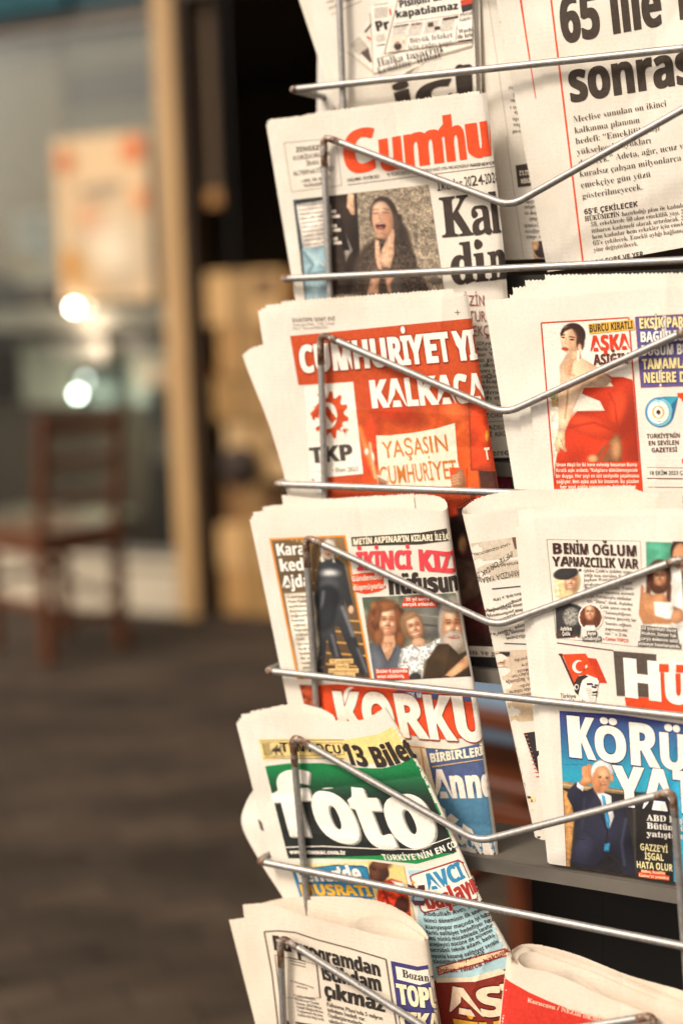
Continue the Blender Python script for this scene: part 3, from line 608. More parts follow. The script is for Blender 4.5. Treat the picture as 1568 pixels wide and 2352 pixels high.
# chairs
M_CHAIR = simple('red brown varnished wood', '#5c2f12', .45, var=.25, scale=5, stretch=(5, 5, .7)); M_SEAT = simple('worn chair seat', '#5e3c1f', .5, var=.2)
M_CHAIR2 = simple('orange brown varnished wood', '#552810', .4, var=.25, scale=5, stretch=(5, 5, .7))
def chair(bl_, br_, depth, label, group, mw=M_CHAIR, ms=M_SEAT, hb=.88, seat=.45, cushion=None):
    a, b = np.array([*bl_, 0.0]), np.array([*br_, 0.0]); w = np.linalg.norm(b - a); x = (b - a) / w; y = np.cross(ZUP, x)
    r = tag(empty('wooden_chair', (a + b) / 2, math.atan2(x[1], x[0])), label, 'chair', group); hw = w / 2
    for sx in (-1, 1):
        bm = bmesh.new(); bar(bm, (sx * hw, 0, 0), (sx * hw, .01, seat), .042, .042, .006, (0, 1, 0)); bar(bm, (sx * hw, .01, seat - .01), (sx * hw, -.05, hb), .036, .03, .006, (0, 1, 0)); bm_obj('back_leg', bm, mw, r)
        bm = bmesh.new(); bar(bm, (sx * hw, depth, 0), (sx * (hw - .005), depth - .005, seat - .02), .042, .042, .006, (0, 1, 0)); bm_obj('front_leg', bm, mw, r)
        bm = bmesh.new(); bar(bm, (sx * hw, .02, .20), (sx * hw, depth - .02, .20), .02, .028, .004); bm_obj('side_stretcher', bm, mw, r); bm = bmesh.new(); bar(bm, (sx * hw, .02, seat - .045), (sx * hw, depth - .02, seat - .045), .02, .05, .004); bm_obj('side_rail', bm, mw, r)
    for nm, y0, z0, hh in (('back_stretcher', .0, .14, .03), ('front_stretcher', depth, .26, .03), ('apron', .004, seat - .045, .05), ('front_apron', depth, seat - .045, .05)):
        bm = bmesh.new(); bar(bm, (-hw + .018, y0, z0), (hw - .018, y0, z0), .02, hh, .004); bm_obj(nm, bm, mw, r)
    for z0, hh, y0 in ((hb - .04, .055, -.044), (hb - .17, .035, -.027), (seat + .12, .03, -.006)):
        bm = bmesh.new(); bar(bm, (-hw + .015, y0, z0), (hw - .015, y0, z0), .018, hh, .005); bm_obj('back_rail', bm, mw, r)
    bm = bmesh.new(); add_box(bm, (0, depth / 2 + .012, seat + .004), (w + .03, depth + .01, .028), .01); bm_obj('seat', bm, ms, r)
    if cushion:
        bm = bmesh.new(); add_box(bm, (0, .03, seat + .20), (w * .86, .06, .26), .025); bm_obj('back_cushion', bm, cushion, r, True)
    return r
chair((-1.045, 4.905), (-.82, 5.13), .36, 'dark red brown wooden chair standing in front of the shop window', 'wooden chairs outside the shop')
chair((.085, 2.26), (.37, 2.02), .36, 'orange brown wooden chair with a blue grey back cushion, mostly hidden behind the rack', 'wooden chairs outside the shop', M_CHAIR2, M_CHAIR2, .86, .45, simple('blue grey cushion', '#6f8398', .9))

# ================================================================== THE RACK
rack = empty('newspaper_rack', np.array([P0[0], P0[1], 0]) + RN * .12); tag(rack, 'silver wire newspaper rack with tiered pockets and chipped paint', 'rack')
RO = np.array(rack.location)
RAIL = {0: ((670, 205), (1568, 110)), 1: ((650, 640), (1568, 597)), 2: ((635, 1112), (1180, 1132)), 3: ((614, 1541), (1568, 1646)), 4: ((595, 1979), (1568, 2174)), 5: ((575, 2420), (1568, 2690))}
VW = {0: ((795, 420), (775, -105), (1185, -45), (1640, -270)), 1: ((772, 1000), (742, 312), (1172, 473), (1618, 222)), 2: ((757, 1480), (735, 766), (1160, 950), (1596, 750)), 3: ((745, 1900), (701, 1232), (1140, 1438), (1572, 1280)), 4: ((728, 2330), (671, 1690), (1098, 1934), (1545, 1818)), 5: ((665, 2700), (643, 2152), (1050, 2408), (1502, 2334))}
RR = .0035
rail_z = {}
for k in range(6):
    Q = tier_q(k); a = hit(*RAIL[k][0], Q, RN); b = hit(*RAIL[k][1], Q, RN); e = a + (b - a) * ((1.0 if k != 2 else 1.72) * 1.07); rail_z[k] = (a[2] + b[2]) / 2
    V, Fc = tube([p - RO for p in (a - RN * .13 + RA * .004, a, e, e - RN * .13)], RR, 12, [.006, .012])
    wb = mesh_obj('pocket_rail', V, Fc, M_WIRE, rack)
    v0, v1, v2, v3 = [hit(*p, Q - RN * (2 * RR - .0002), RN) for p in VW[k]]; v4 = v3 + (v0 - v1) * .9 + RA * .004
    V, Fc = tube([p - RO for p in (v0, v1, v2, v3, v4)], RR * .97, 12, [.009, .014, .009]); mesh_obj('front_wire', V, Fc, M_WIRE, wb)
    for j, (p0, p1, p2) in enumerate(((v0, v1, v2), (v2, v3, v4))):
        l0, l1 = (.030, .020) if j == 0 else (.016, .022)
        s0, s1 = p1 + nrm(p0 - p1) * l0, p1 + nrm(p2 - p1) * l1; V, Fc = tube([q - RO for q in (s0, p1, s1)], RR * 1.01, 12, .009); mesh_obj('rusted_bend', V, Fc, M_RUST, wb)
    V, Fc = tube([q - RO for q in (a - RN * .012, a, a + (e - a) * .016)], RR * 1.012, 12, .006); mesh_obj('rusted_tip', V, Fc, M_RUST, wb)
    for q in (v0, v4):
        pass
# posts lean with the pockets
lean = nrm(-RN * STEP * .4 + ZUP * .176)
M_POST = simple('white painted post', '#cfc8bd', .45, var=.08); M_SHELF = simple('grey dusty sheet metal', '#6f685f', .55, .2, var=.18, scale=12, bmp=.15)
for x0, y0 in ((757, 215), (1790, 150)):
    p = hit(x0, y0, tier_q(0) - RN * .075, RN); zb = p - lean * (p[2] / lean[2]); zt = p + lean * .30; bm = bmesh.new(); bar(bm, zb - RO + lean * .02, zt - RO, .022, .022, .004, RN); bm_obj('back_post', bm, M_POST, rack)
    bm = bmesh.new(); bar(bm, zb - RO + ZUP * .012 - RN * .25, zb - RO + ZUP * .012 + RN * .12, .024, .024, .004); bm_obj('foot', bm, M_POST, rack)
s0 = hit(1055, 1963, tier_q(3) - RN * .001, RN); s1 = hit(1568, 2043, tier_q(3) - RN * .001, RN); dz = rail_z[3] - (s0[2] + s1[2]) / 2
left_s, right_s = np.dot(hit(640, 1541, tier_q(3), RN) - P0, RA), np.dot(hit(1640, 1650, tier_q(3), RN) - P0, RA)
dz0 = rail_z[0] - hit(1297, 628, tier_q(0) - RN * .001, RN)[2]
for k in range(6):
    z = rail_z[k] - dz if k > 2 else rail_z[k] - dz - (dz0 - dz) * (3 - k) / 3; f = tier_q(k) - RN * .001; c = f + RA * ((left_s + right_s) / 2) - RN * .045; c[2] = z - .0008
    bm = bmesh.new(); rot = Matrix(((RA[0], RN[0], 0), (RA[1], RN[1], 0), (0, 0, 1))); add_box(bm, c - RO, (right_s - left_s, .09, .0016), 0, rot); c2 = f + RA * ((left_s + right_s) / 2) + RN * .0005; c2[2] = z - .0065; add_box(bm, c2 - RO, (right_s - left_s, .0016, .013), 0, rot)
    bm_obj('pocket_shelf', bm, M_SHELF if k else M_BLACK, rack)
pq = tier_q(4) - RN * .115
for x0, x1 in ((1222, 1384), (1384.6, 1700)):
    a, b = hit(x0, 2060, pq, RN), hit(x1, 2060, pq, RN); sa, sb = np.dot(a - P0, RA), np.dot(b - P0, RA); bm = bmesh.new(); c = pq + RA * (sa + sb) / 2; zt = rail_z[3] - dz - .012; c[2] = zt / 2 + .03; add_box(bm, c - RO, (sb - sa, .002, zt - .06), 0, Matrix(((RA[0], RN[0], 0), (RA[1], RN[1], 0), (0, 0, 1)))); bm_obj('back_panel', bm, M_BLACK, rack)

# ================================================================== NEWSPAPERS
GRP = 'folded newspapers in the wire display rack'
DK = '#372c26'; BR = '#5b4638'; RED = '#dc4a1d'; ORG = '#e0491c'; WHT = '#f3e9da'

# ---- top tier, left: page with pictures of papers
A = Paper('newspaper in the topmost left pocket, printed with a pile of tilted pages', 0, 0.016, GRP).place((930, 440))
A.leaf(quad((640, -140), (1090, -140), (1105, 455), (838, 455), 0.004)); A.leaf(quad((655, -150), (1098, -150), (1112, 450), (845, 450), 0.006))
A.face(A.leaf(quad((655, -140), (1080, -140), (1104, 450), (860, 450)), 'front_page'))
A.leaf([[Z(1, (425, 335))[0].tolist() + [.0075], Z(1, (640, 380))[0].tolist() + [.0075]], [Z(1, (560, 690))[0].tolist() + [.0075], Z(1, (800, 690))[0].tolist() + [.0075]]], zig=0)
A.lines(1, [('ocak', 492, 22, 548, 4), ('yecek', 510, 66, 570, 40), ('kapa', 612, 12, 690, -12)], 20, col='#6b5544')
A.rule(1, 525, 105, 750, 2, 3, BR)
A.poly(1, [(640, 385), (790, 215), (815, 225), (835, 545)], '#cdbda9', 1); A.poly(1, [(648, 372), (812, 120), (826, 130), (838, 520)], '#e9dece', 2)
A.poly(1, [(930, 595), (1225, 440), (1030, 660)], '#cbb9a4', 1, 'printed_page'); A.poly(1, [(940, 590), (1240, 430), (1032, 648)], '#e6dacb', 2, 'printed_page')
for i in range(7): A.rule(1, 985 + 12 * i, 598 - 2 * i, 1100 + 12 * i, 520 - 6 * i, 3, '#9a8876', 3, 'article_text')
for i in range(6): A.rule(1, 668 + 12 * i, 340 + 13 * i, 735 + 12 * i, 268 + 13 * i, 5, '#8b7765', 3, 'article_text')
A.poly(1, [(745, 390), (800, 345), (828, 455), (815, 462)], '#5f4a44', 3, 'printed_photo'); A.rule(1, 788, 265, 818, 290, 14, RED, 4); A.rule(1, 775, 235, 822, 175, 12, DK, 4)
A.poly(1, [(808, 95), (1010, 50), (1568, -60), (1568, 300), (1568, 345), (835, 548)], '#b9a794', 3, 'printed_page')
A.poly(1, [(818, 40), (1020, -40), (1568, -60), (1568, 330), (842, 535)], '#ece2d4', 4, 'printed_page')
A.text(1, 'Pr', 858, 228, 960, 208, 70, 'b', '#2f2722', .02, 5, 'headline', 0.020)
A.rule(1, 960, 60, 966, 108, 12, RED, 5)
for i in range(6): A.rule(1, 845, 62 + 13 * i, 945, 50 + 13 * i, 4, '#8b7b6b', 5, 'article_text')
for i in range(4): A.rule(1, 858, 262 + 14 * i, 925, 250 + 14 * i, 4, '#9a8978', 5, 'article_text')
A.rule(1, 842, 34, 948, 18, 4, DK, 5); A.rule(1, 860, 335, 925, 325, 7, DK, 5); A.rule(1, 862, 432, 1090, 368, 4, DK, 5)
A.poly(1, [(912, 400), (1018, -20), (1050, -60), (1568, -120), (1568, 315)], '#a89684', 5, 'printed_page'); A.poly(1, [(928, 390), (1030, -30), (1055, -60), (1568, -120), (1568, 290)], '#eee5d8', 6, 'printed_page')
A.text(1, 'Pisliğin üstü', 1030, 52, 1420, -20, 52, 'b', '#2f2722', .02, 7, 'headline', 0.015); A.text(1, 'kapatılamaz', 1005, 130, 1465, 62, 52, 'b', '#2f2722', .02, 7, 'headline', 0.015)
A.rule(1, 990, 172, 1465, 102, 3, '#6e6054', 7)
for c in range(4):
    for i in range(7): A.rule(1, 988 + c * 118 - i * 3, 196 - c * 17 + i * 14, 1090 + c * 118 - i * 3, 180 - c * 17 + i * 14, 3.5, '#9c8c7c', 7, 'article_text')
A.text(1, 'BirGün.', 1118, 184, 1195, 172, 14, 'b', '#7a3a2a', .02, 8, 'lettering')
for q in ((1240, 165, 1280, 190), (1290, 195, 1330, 215)): A.poly(1, [(q[0], q[1]), (q[2], q[1] - 5), (q[2], q[3]), (q[0], q[3] + 4)], '#4b3e38', 8, 'printed_photo')
A.poly(1, [(985, 190), (1098, 172), (1098, 182), (985, 198)], '#54382e', 8); A.poly(1, [(1350, 130), (1465, 112), (1465, 128), (1350, 148)], '#54382e', 8)
A.picture(1, [(975, 265), (1085, 250), (1068, 365), (945, 385)], '#e6d3bf', [('e', 1018, 340, 30, 28, 0, '#3b3030', 6), ('e', 1016, 312, 11, 13, 0, '#a97c62', 4), ('e', 1060, 305, 8, 12, 0, '#d98a5a', 5)], lay=8)
A.text(1, 'Büyük felaket', 1108, 318, 1425, 272, 40, 's', '#4b3b31', -.008, 7, 'headline'); A.text(1, 'için çağrı yaptı', 1095, 365, 1430, 325, 36, 's', '#4b3b31', -.008, 7, 'headline')
A.poly(1, [(1480, 0), (1568, -30), (1568, 65), (1495, 88)], '#c8452c', 7, 'printed_photo'); A.poly(1, [(1485, 40), (1568, 20), (1568, 65), (1495, 88)], '#3c3036', 8, 'printed_photo')
A.lines(1, [('Metal', 1478, 122, 1568, 100), ('hakkı', 1475, 158, 1560, 138)], 26, col='#5a483c', lay=8); A.lines(1, [('Washi', 1468, 245, 1575, 225), ('ile kriz', 1462, 285, 1575, 262)], 30, 's', '#4b3b31', lay=8)
A.rule(1, 1455, 180, 1445, 320, 3, BR, 8); A.rule(1, 1460, 302, 1568, 288, 8, DK, 8)
A.text(1, 'Halka tasarruf', 870, 492, 1350, 378, 54, 's', '#453830', -.012, 7, 'headline'); A.text(1, "kendine 'itibar'", 872, 548, 1360, 412, 50, 's', '#453830', -.012, 7, 'headline')
A.text(1, 'içi', 1000, 860, 1600, 690, 215, 'b', '#33281f', .02, 3, 'headline', 0.025)
A.ell(1, 1478, 512, 38, 40, '#33281f', 3, 'headline'); A.ell(1, 1046, 700, 32, 30, '#33281f', 3, 'headline'); A.finish()

# ---- top tier, between: page hung upside down beside the tall headline
B = Paper('narrow newspaper strip with upside down text, left of the tall 65 headline', 0, 0.030, GRP).place((1200, 596))
B.leaf([[(1082, -60, .006), (1100, -60, -.003), (1260, -60, -.002)], [(1150, 596, .006), (1168, 596, -.003), (1300, 592, -.002)]], zig=0)
bl = B.leaf([[(1088, -60, .004), (1110, -60, -.006), (1260, -60, -.006)], [(1156, 595, .004), (1180, 596, -.006), (1300, 591, -.006)]], 'front_page', zig=0); B.face(bl)
B.rule(2, 120, 0, 275, 1071, 4, '#b9a78f', 1); B.rule(4, 252, -60, 382, 840, 4, '#a8957e', 1)
for s_, x0, x1, y in (('m', 190, 224, 62), ('n', 212, 236, 104), ('-ra', 204, 242, 150), ('r', 232, 250, 196), ('-t', 236, 260, 245), ('-ca', 232, 266, 290), ('-r', 245, 272, 332), ('-rişi', 268, 330, 640), ('-il', 302, 338, 688), ('-ras', 282, 345, 735),
                     ('-Si i', 278, 356, 785), ('-Ba', 312, 360, 824), ('-altı', 298, 366, 872), ('Maa', 305, 380, 915), ('-iş-ad', 298, 385, 965)):
    B.text(2, s_, x1, y, x0, y + 2, -26, 's', '#4b3c33', -.006, 2, 'article_text')
B.poly(2, [(322, 1228), (425, 1212), (455, 1376), (340, 1392)], '#43372f', 2)
B.text(2, 'LLI S.2', 432, 1262, 350, 1270, -34, 'b', '#e6d9c8', .02, 3); B.text(2, 'LEYEN', 448, 1318, 360, 1330, -34, 'b', '#e6d9c8', .02, 3)
for s_, x0, x1, y in (('kilde', 395, 470, 415), ('kalan', 388, 478, 455), ('-top zo', 388, 490, 500), ('ahalı', 424, 496, 543), ('yemek', 385, 492, 592), ('-öğren', 393, 505, 635), ('-e olma', 400, 520, 678)):
    B.text(4, s_, x1, y, x0, y + 4, -30, 's', '#4b3c33', -.006, 2, 'article_text')
B.picture(4, [(440, 728), (525, 715), (545, 845), (460, 850)], '#c99b74', [('e', 500, 800, 50, 34, 60, '#2f2622', 8), ('e', 470, 765, 22, 24, 0, '#d8a880', 8), ('p', [(490, 720), (530, 715), (548, 845), (520, 846)], '#3a2a22', 6)])
B.finish()

# ---- top tier, right: 65 bine sonrasi
C = Paper('tall newspaper in the top right pocket with a huge 65 headline', 0, 0.012, GRP).place((1420, 590))
C.leaf(quad((158, -120), (700, -200), (1000, 1960), (560, 2021), .0042, 2), zig=0); C.leaf(quad((215, -120), (760, -200), (1100, 1960), (640, 1991), .0028, 2), zig=0); c2 = C.leafs[-1]
C.leaf([[(*Z(2, (392, -120))[0], .0014), (*Z(2, (900, -220))[0], .0014)], [(*Z(2, (482, 740))[0], .0014), (*Z(2, (1050, 700))[0], .0014)], [(*Z(2, (668, 1996))[0], .0014), (*Z(2, (1200, 1950))[0], .0014)]], zig=0)
cf = C.leaf(quad((432, -120), (1900, -380), (2080, 1745), (690, 2001), 0, 2), 'front_page', zig=0)
C.face(C.leafs[1]); C.poly(2, [(352, -10), (366, -10), (474, 720), (470, 735)], RED, 1, 'rule'); C.finish(); C.face(cf)
C.rule(2, 580, -60, 828, 1985, 13, RED, 1)
HK = '#40342a'
C.text(2, '65 ille', 672, 316, 1420, 176, 345, 'b', HK, .012, 2, 'headline', 0.018); C.text(2, 'b', 1535, 140, 1680, 116, 345, 'b', HK, .012, 2, 'headline', 0.018)
C.text(2, 'sonrası', 730, 756, 1720, 596, 300, 'b', HK, .012, 2, 'headline', 0.020)
C.lines(2, [('Meclise sunulan on ikinci', 752, 908, 1446, 785), ('kalkınma planının', 760, 990, 1248, 908), ('hedefi: “Emeklilik yaşı', 768, 1070, 1395, 965), ('yükselecek, aylıkları', 780, 1148, 1330, 1060),
            ('düşecek.” Adeta, ağır, ucuz ve', 790, 1232, 1600, 1096), ('kuralsız çalışan milyonlarca', 798, 1314, 1556, 1190), ('emekçiye gün yüzü', 808, 1396, 1328, 1312), ('gösterilmeyecek.', 818, 1478, 1270, 1405)], 46, 's', '#4d3e33', off=-.012, name='article_text')
C.text(4, '65’E ÇEKİLECEK', 832, 522, 1232, 462, 40, 'b', '#40332a', .005, 2, 'headline')
C.text(4, 'HÜKÜMETİN', 838, 572, 1096, 536, 36, 's', '#40332a', .008, 2, 'article_text')
C.lines(4, [('hazırladığı plan ile kadınlarda', 1112, 534, 1640, 458), ('58, erkeklerde 60 olan emeklilik yaşı, 20', 882, 612, 1600, 512), ('itibaren kademeli olarak artırılacak. 20', 888, 660, 1600, 558), ('hem kadınlar hem erkekler için emekli', 892, 706, 1600, 600),
            ('65’e çekilecek. Emekli aylığı bağlama', 898, 752, 1580, 652), ('yine değiştirilecek.', 904, 800, 1236, 752)], 33, 's', '#54443a', off=-.01)
C.text(4, 'ÇOK SÜRE VE YER', 880, 905, 1275, 832, 38, 'b', '#40332a', .005, 2, 'headline'); C.finish()

# ---- second tier, left: red masthead
D = Paper('newspaper with big orange red Cumhu masthead above a photo of a crying woman', 1, 0.012, GRP).place((960, 1115))
D.leaf(quad((724, 258), (1100, 208), (1140, 1125), (800, 1110), .012)); D.leaf(quad((700, 262), (1095, 212), (1140, 1125), (790, 1110), .009)); D.leaf(quad((632, 277), (1085, 216), (1140, 1125), (765, 1110), .005))
_rows = [[(611, 284, 0), (760, 264, 0), (930, 238, 0), (1060, 219, .0005), (1100, 214, .002), (1116, 211, .0055)],
             [(680, 700, 0), (800, 690, 0), (970, 690, 0), (1110, 690, .0005), (1150, 690, .002), (1166, 690, .0055)],
             [(748, 1112, 0), (860, 1116, 0), (1010, 1122, 0), (1120, 1126, .0005), (1158, 1128, .002), (1174, 1128, .0055)]]
D.stack(_rows, 4, 2); df = D.leaf(_rows, 'front_page', zig=1.5); D.face(df)
D.frame(3, [(148, 190), (472, 160), (508, 455), (196, 495)], 2.2, '#6b5a4c', 1)
D.text(3, 'ZENGEZUR', 224, 248, 425, 225, 30, 'b', '#4a3d35', 0, 2)
D.lines(3, [('KORİDORUNA', 206, 300, 438, 268), ('İRAN', 288, 332, 366, 322), ('ALTERNATİF Mİ?', 206, 395, 462, 362)], 28, col='#5b4c41'); D.lines(3, [('» DOÇ. DR. GÖKÇE', 255, 436, 435, 412), ('TÜYSÜZOĞLU', 272, 466, 420, 446)], 17, 'b', '#5b4c41')
OR = '#e34a1c'
D.text(3, 'C', 520, 390, 730, 350, 258, 'b', OR, .012, 2, 'masthead', 0.028); D.text(3, 'umhu', 742, 366, 1440, 262, 252, 'b', OR, .012, 2, 'masthead', 0.030)
D.poly(3, [(1108, 110), (1146, 60), (1160, 140), (1118, 160)], OR, 2, 'masthead'); D.rule(3, 1428, 75, 1436, 268, 6, OR, 2, 'masthead')
D.text(3, 'ÇARŞAMBA 18 EKİM 2023', 540, 432, 742, 408, 20, 'n', '#4a3d35', .006, 2); D.text(3, '99. YIL SAYI: 35802 KURUCUSU YUNUS NADİ (1924-1945) BAŞYAZARLARI', 790, 398, 1300, 340, 19, 'n', '#4a3d35', .006, 2); D.text(3, 'NADİR NADİ (1945-1991)', 1305, 340, 1475, 320, 20, 'b', '#3a2f28', .004, 2)
D.rule(3, 542, 452, 1470, 335, 3, '#4a3d35', 2)
D.text(3, 'İktidar 2024-2028', 1100, 490, 1500, 430, 62, 'n', '#43372f', .004, 2, 'headline')
D.text(3, 'Kal', 1132, 778, 1502, 745, 245, 's', '#3c3029', .008, 2, 'headline', .012); D.text(3, 'din', 1188, 1072, 1560, 1030, 250, 's', '#3c3029', .008, 2, 'headline', .012)
for i, s_ in enumerate(('KRİZİN', 'YAĞ TUR', 'YE EKO', 'İ MEKO')): pass
D.lines(0, [('RİZİN', 1050, 702, 1116, 702), ('FATUR', 1046, 738, 1118, 738), ('EMEKÇ', 1052, 774, 1132, 770)], 24, 'n', '#8f4a3a', name='headline', lay=3)
tx = ['ER 2024 yılı', 'si Meclis’e', 'başkanı Yı', 'ılmaz, pa', 'anın etkisi', 'uranının ye', 'akacağını', 'ğiyle kapa', 'ak. Ekonom', 'küçülme y', 'tercih etti”']
for i, s_ in enumerate(tx): D.text(0, s_, 1078 + i * 1.9, 794 + i * 12.6, 1132 + i * 2.2, 792 + i * 12.4, 9, 'n', '#40352d', .01, 2, 'article_text')
D.lines(0, [('22 KİT', 1108, 944, 1150, 940), ('İ ZORDA', 1108, 960, 1158, 957), ('VADELİ İ', 1112, 988, 1166, 984), ('Nİ REKO', 1112, 1004, 1166, 1000)], 10, 'n', '#40352d', off=.008)
D.rule(0, 1100, 970, 1170, 966, 1.5, '#8a7866', 2); D.text(0, 'kered', 1112, 1048, 1170, 1044, 15, 'n', '#3a2f28', .006, 2, 'headline')
D.poly(0, [(1120, 1052), (1190, 1050), (1190, 1078), (1124, 1078)], '#2b2422', 1); D.poly(0, [(1120, 1079), (1190, 1079), (1190, 1130), (1126, 1130)], '#7e2340', 1)
ops = [('n', 9, .55), ('n', 30, .25), ('g2',)]
ph = [('n', 7, .65), ('n', 22, .35), ('e', 860, 600, 14, 14, 0, '#b8a48c', 10),
      ('p', [(230, 560), (410, 545), (440, 1160), (270, 1170)], '#33373a', 6), ('p', [(205, 545), (435, 520), (440, 570), (230, 585)], '#25292c', 4), ('p', [(205, 545), (228, 545), (262, 850), (244, 850)], '#2f4048', 3),
      ('p', [(262, 845), (415, 830), (440, 1160), (285, 1170)], '#8fa9b0', 6), ('l', [(270, 870), (330, 950), (300, 1000)], 16, '#6c8891', 12), ('l', [(300, 880), (395, 950)], 14, '#b6c8c8', 12), ('l', [(290, 1010), (400, 990)], 10, '#5f7c88', 10), ('l', [(330, 1030), (350, 1150)], 24, '#a9bfc1', 16),
      ('p', [(225, 575), (395, 548), (418, 828), (268, 845)], '#e5d9cc', 3),
      ('p', [(435, 520), (600, 500), (620, 840), (610, 1130), (520, 1135), (455, 700)], '#2e211b', 8), ('p', [(505, 690), (575, 860), (545, 900), (520, 1000), (450, 1000), (440, 900)], '#9c948a', 8), ('l', [(450, 860), (520, 880), (480, 990)], 6, '#3d3a36', 4), ('l', [(445, 905), (530, 880)], 5, '#c8c0b4', 3), ('l', [(500, 890), (490, 985)], 6, '#cfc6b8', 3), ('l', [(520, 890), (512, 985)], 6, '#cfc6b8', 3),
      ('p', [(545, 505), (583, 505), (590, 635), (570, 640), (540, 590)], '#d6a98a', 5), ('l', [(560, 560), (572, 630)], 3, '#a27458', 2),
      ('p', [(455, 700), (500, 660), (560, 1130), (430, 1140)], '#3a2d25', 14), ('p', [(440, 620), (500, 640), (560, 860), (520, 860)], '#241a16', 8),
      ('e', 770, 1010, 190, 230, 0, '#493b31', 30), ('p', [(850, 640), (910, 720), (980, 950), (1060, 1120), (1140, 1112), (560, 1135), (610, 960), (690, 830)], '#4b3d33', 20), ('n', 8, .9, [(850, 700), (1000, 950), (1120, 1112), (560, 1135), (610, 960), (690, 830)]),
      ('e', 770, 650, 88, 128, -8, '#40342d', 8), ('p', [(800, 600), (880, 640), (890, 800), (800, 860)], '#43362e', 14), ('e', 762, 672, 66, 118, -6, '#cf9f80', 10), ('e', 790, 700, 36, 90, -6, '#b98566', 26), ('e', 745, 600, 46, 40, -6, '#d9ae90', 20),
      ('l', [(706, 632), (736, 626)], 5, '#5d3a2a', 4), ('l', [(764, 622), (802, 626)], 5, '#5d3a2a', 4), ('l', [(704, 606), (738, 604)], 5, '#7a513c', 5), ('l', [(764, 598), (806, 608)], 5, '#7a513c', 5), ('l', [(744, 640), (738, 664), (756, 668)], 6, '#a8745a', 5),
      ('e', 750, 708, 32, 24, 0, '#5c2a26', 5), ('e', 748, 722, 22, 9, 0, '#a9605a', 5), ('l', [(728, 692), (772, 692)], 5, '#e4d6c6', 3), ('e', 748, 770, 34, 16, 0, '#c08e70', 14),
      ('p', [(716, 790), (740, 800), (752, 900), (760, 980), (735, 975), (715, 900)], '#d3a384', 6), ('p', [(760, 850), (800, 770), (822, 725), (836, 735), (832, 880), (810, 970), (760, 960), (745, 900)], '#d6a889', 6), ('l', [(800, 790), (778, 880)], 4, '#a27257', 3), ('l', [(820, 770), (800, 880)], 4, '#a27257', 3), ('l', [(832, 790), (818, 890)], 3, '#a27257', 3),
      ('p', [(690, 1030), (745, 1020), (735, 1130), (665, 1130)], '#c8977a', 8), ('p', [(772, 1010), (815, 1000), (850, 1060), (815, 1125), (795, 1120)], '#c8977a', 8), ('e', 850, 1080, 40, 50, 0, '#5a5048', 16), ('e', 1090, 1050, 60, 20, 0, '#5b5047', 16)]
D.picture(3, [(205, 545), (1048, 450), (1145, 1110), (280, 1170)], '#93836f', ph, step=2.0)
for i, s_ in enumerate(("İsrail'in saldırıları", "Gazze'de en az 3 b", 'Filistinli yaşamını', 'Gazze sağlık yetkilil', 'yıkıntıların altınd', '500\'ü çocuk 1200', 'kurtarılmayı bekl', 'açıkladı. Hamas', 'saldırılarında İsr', 'kaybı sayısı 1400')):
    D.text(3, s_, 236 + i * 4.3, 588 + i * 27, 398 + i * 2, 566 + i * 27.4, 15, 'n', '#7c6c60', .008, 4, 'article_text')
for i, (x, y) in enumerate(((440, 610), (445, 640), (445, 700), (450, 725), (450, 780), (455, 805))): D.poly(3, [(x, y), (x + 30 + 20 * (i % 2), y - 4), (x + 34 + 20 * (i % 2), y + 16), (x, y + 18)], '#d9cabb', 4)
D.finish()

# ---- third tier, left: red page
E = Paper('newspaper with red front page and red gear emblem in a white box', 2, 0.012, GRP).place((1000, 1535))
E.leaf([[(556, 815, .010), (600, 792, .010), (760, 775, .010)], [(640, 1040, .010), (700, 1040, .010), (800, 1040, .010)], [(740, 1480, .010), (800, 1480, .010), (900, 1480, .010)]]); E.face(E.leafs[-1])
E.poly(5, [(160, 490), (188, 488), (215, 610), (205, 612)], RED, 1); E.finish()
E.leaf([[(562, 832, .009), (590, 806, .009), (760, 780, .009)], [(644, 1060, .009), (700, 1060, .009), (800, 1060, .009)], [(740, 1480, .009), (800, 1480, .009), (900, 1480, .009)]])
E.leaf(quad((646, 692), (1040, 663), (1180, 1530), (745, 1530), .008)); E.leaf(quad((610, 700), (1030, 670), (1180, 1530), (735, 1530), .006)); E.leaf(quad((592, 713), (1050, 676), (1185, 1532), (722, 1532), .003)); E.leaf(quad((600, 708), (1062, 674), (1190, 1533), (728, 1532), .0042))
_rows = [[(616, 728, 0), (780, 710, 0), (940, 692, 0), (1030, 682, .0005), (1062, 679, .002), (1074, 676, .005)], [(664, 1130, 0), (830, 1128, 0), (1000, 1124, 0), (1098, 1122, .0005), (1131, 1122, .002), (1144, 1120, .005)],
             [(716, 1535, 0), (880, 1536, 0), (1060, 1537, 0), (1160, 1538, .0005), (1195, 1538, .002), (1208, 1538, .005)]]
E.stack(_rows, 4, 2, 3.0); ef = E.leaf(_rows, 'front_page', zig=1.0); E.face(ef)
RB = '#bf481d'
E.text(5, 'DUATEPE SEMT EVİ', 318, 192, 562, 184, 22, 'b', '#8d8075', 0, 2); E.lines(5, [('Duatepe Mah. 1105 Sokak', 320, 214, 560, 205), ('No:1 Tarsus/MERSİN', 322, 236, 520, 228)], 15, col='#a0938a'); 
E.rule(5, 1240, 138, 1272, 136, 2.5, DK, 2); E.rule(5, 1256, 122, 1258, 154, 2.5, DK, 2)
E.poly(5, [(306, 272), (1350, 170), (1380, 290), (1420, 440), (1510, 1130), (1540, 1250), (530, 1250), (425, 1075), (725, 1060), (666, 532), (354, 552)], RB, 1, 'colour_panel')
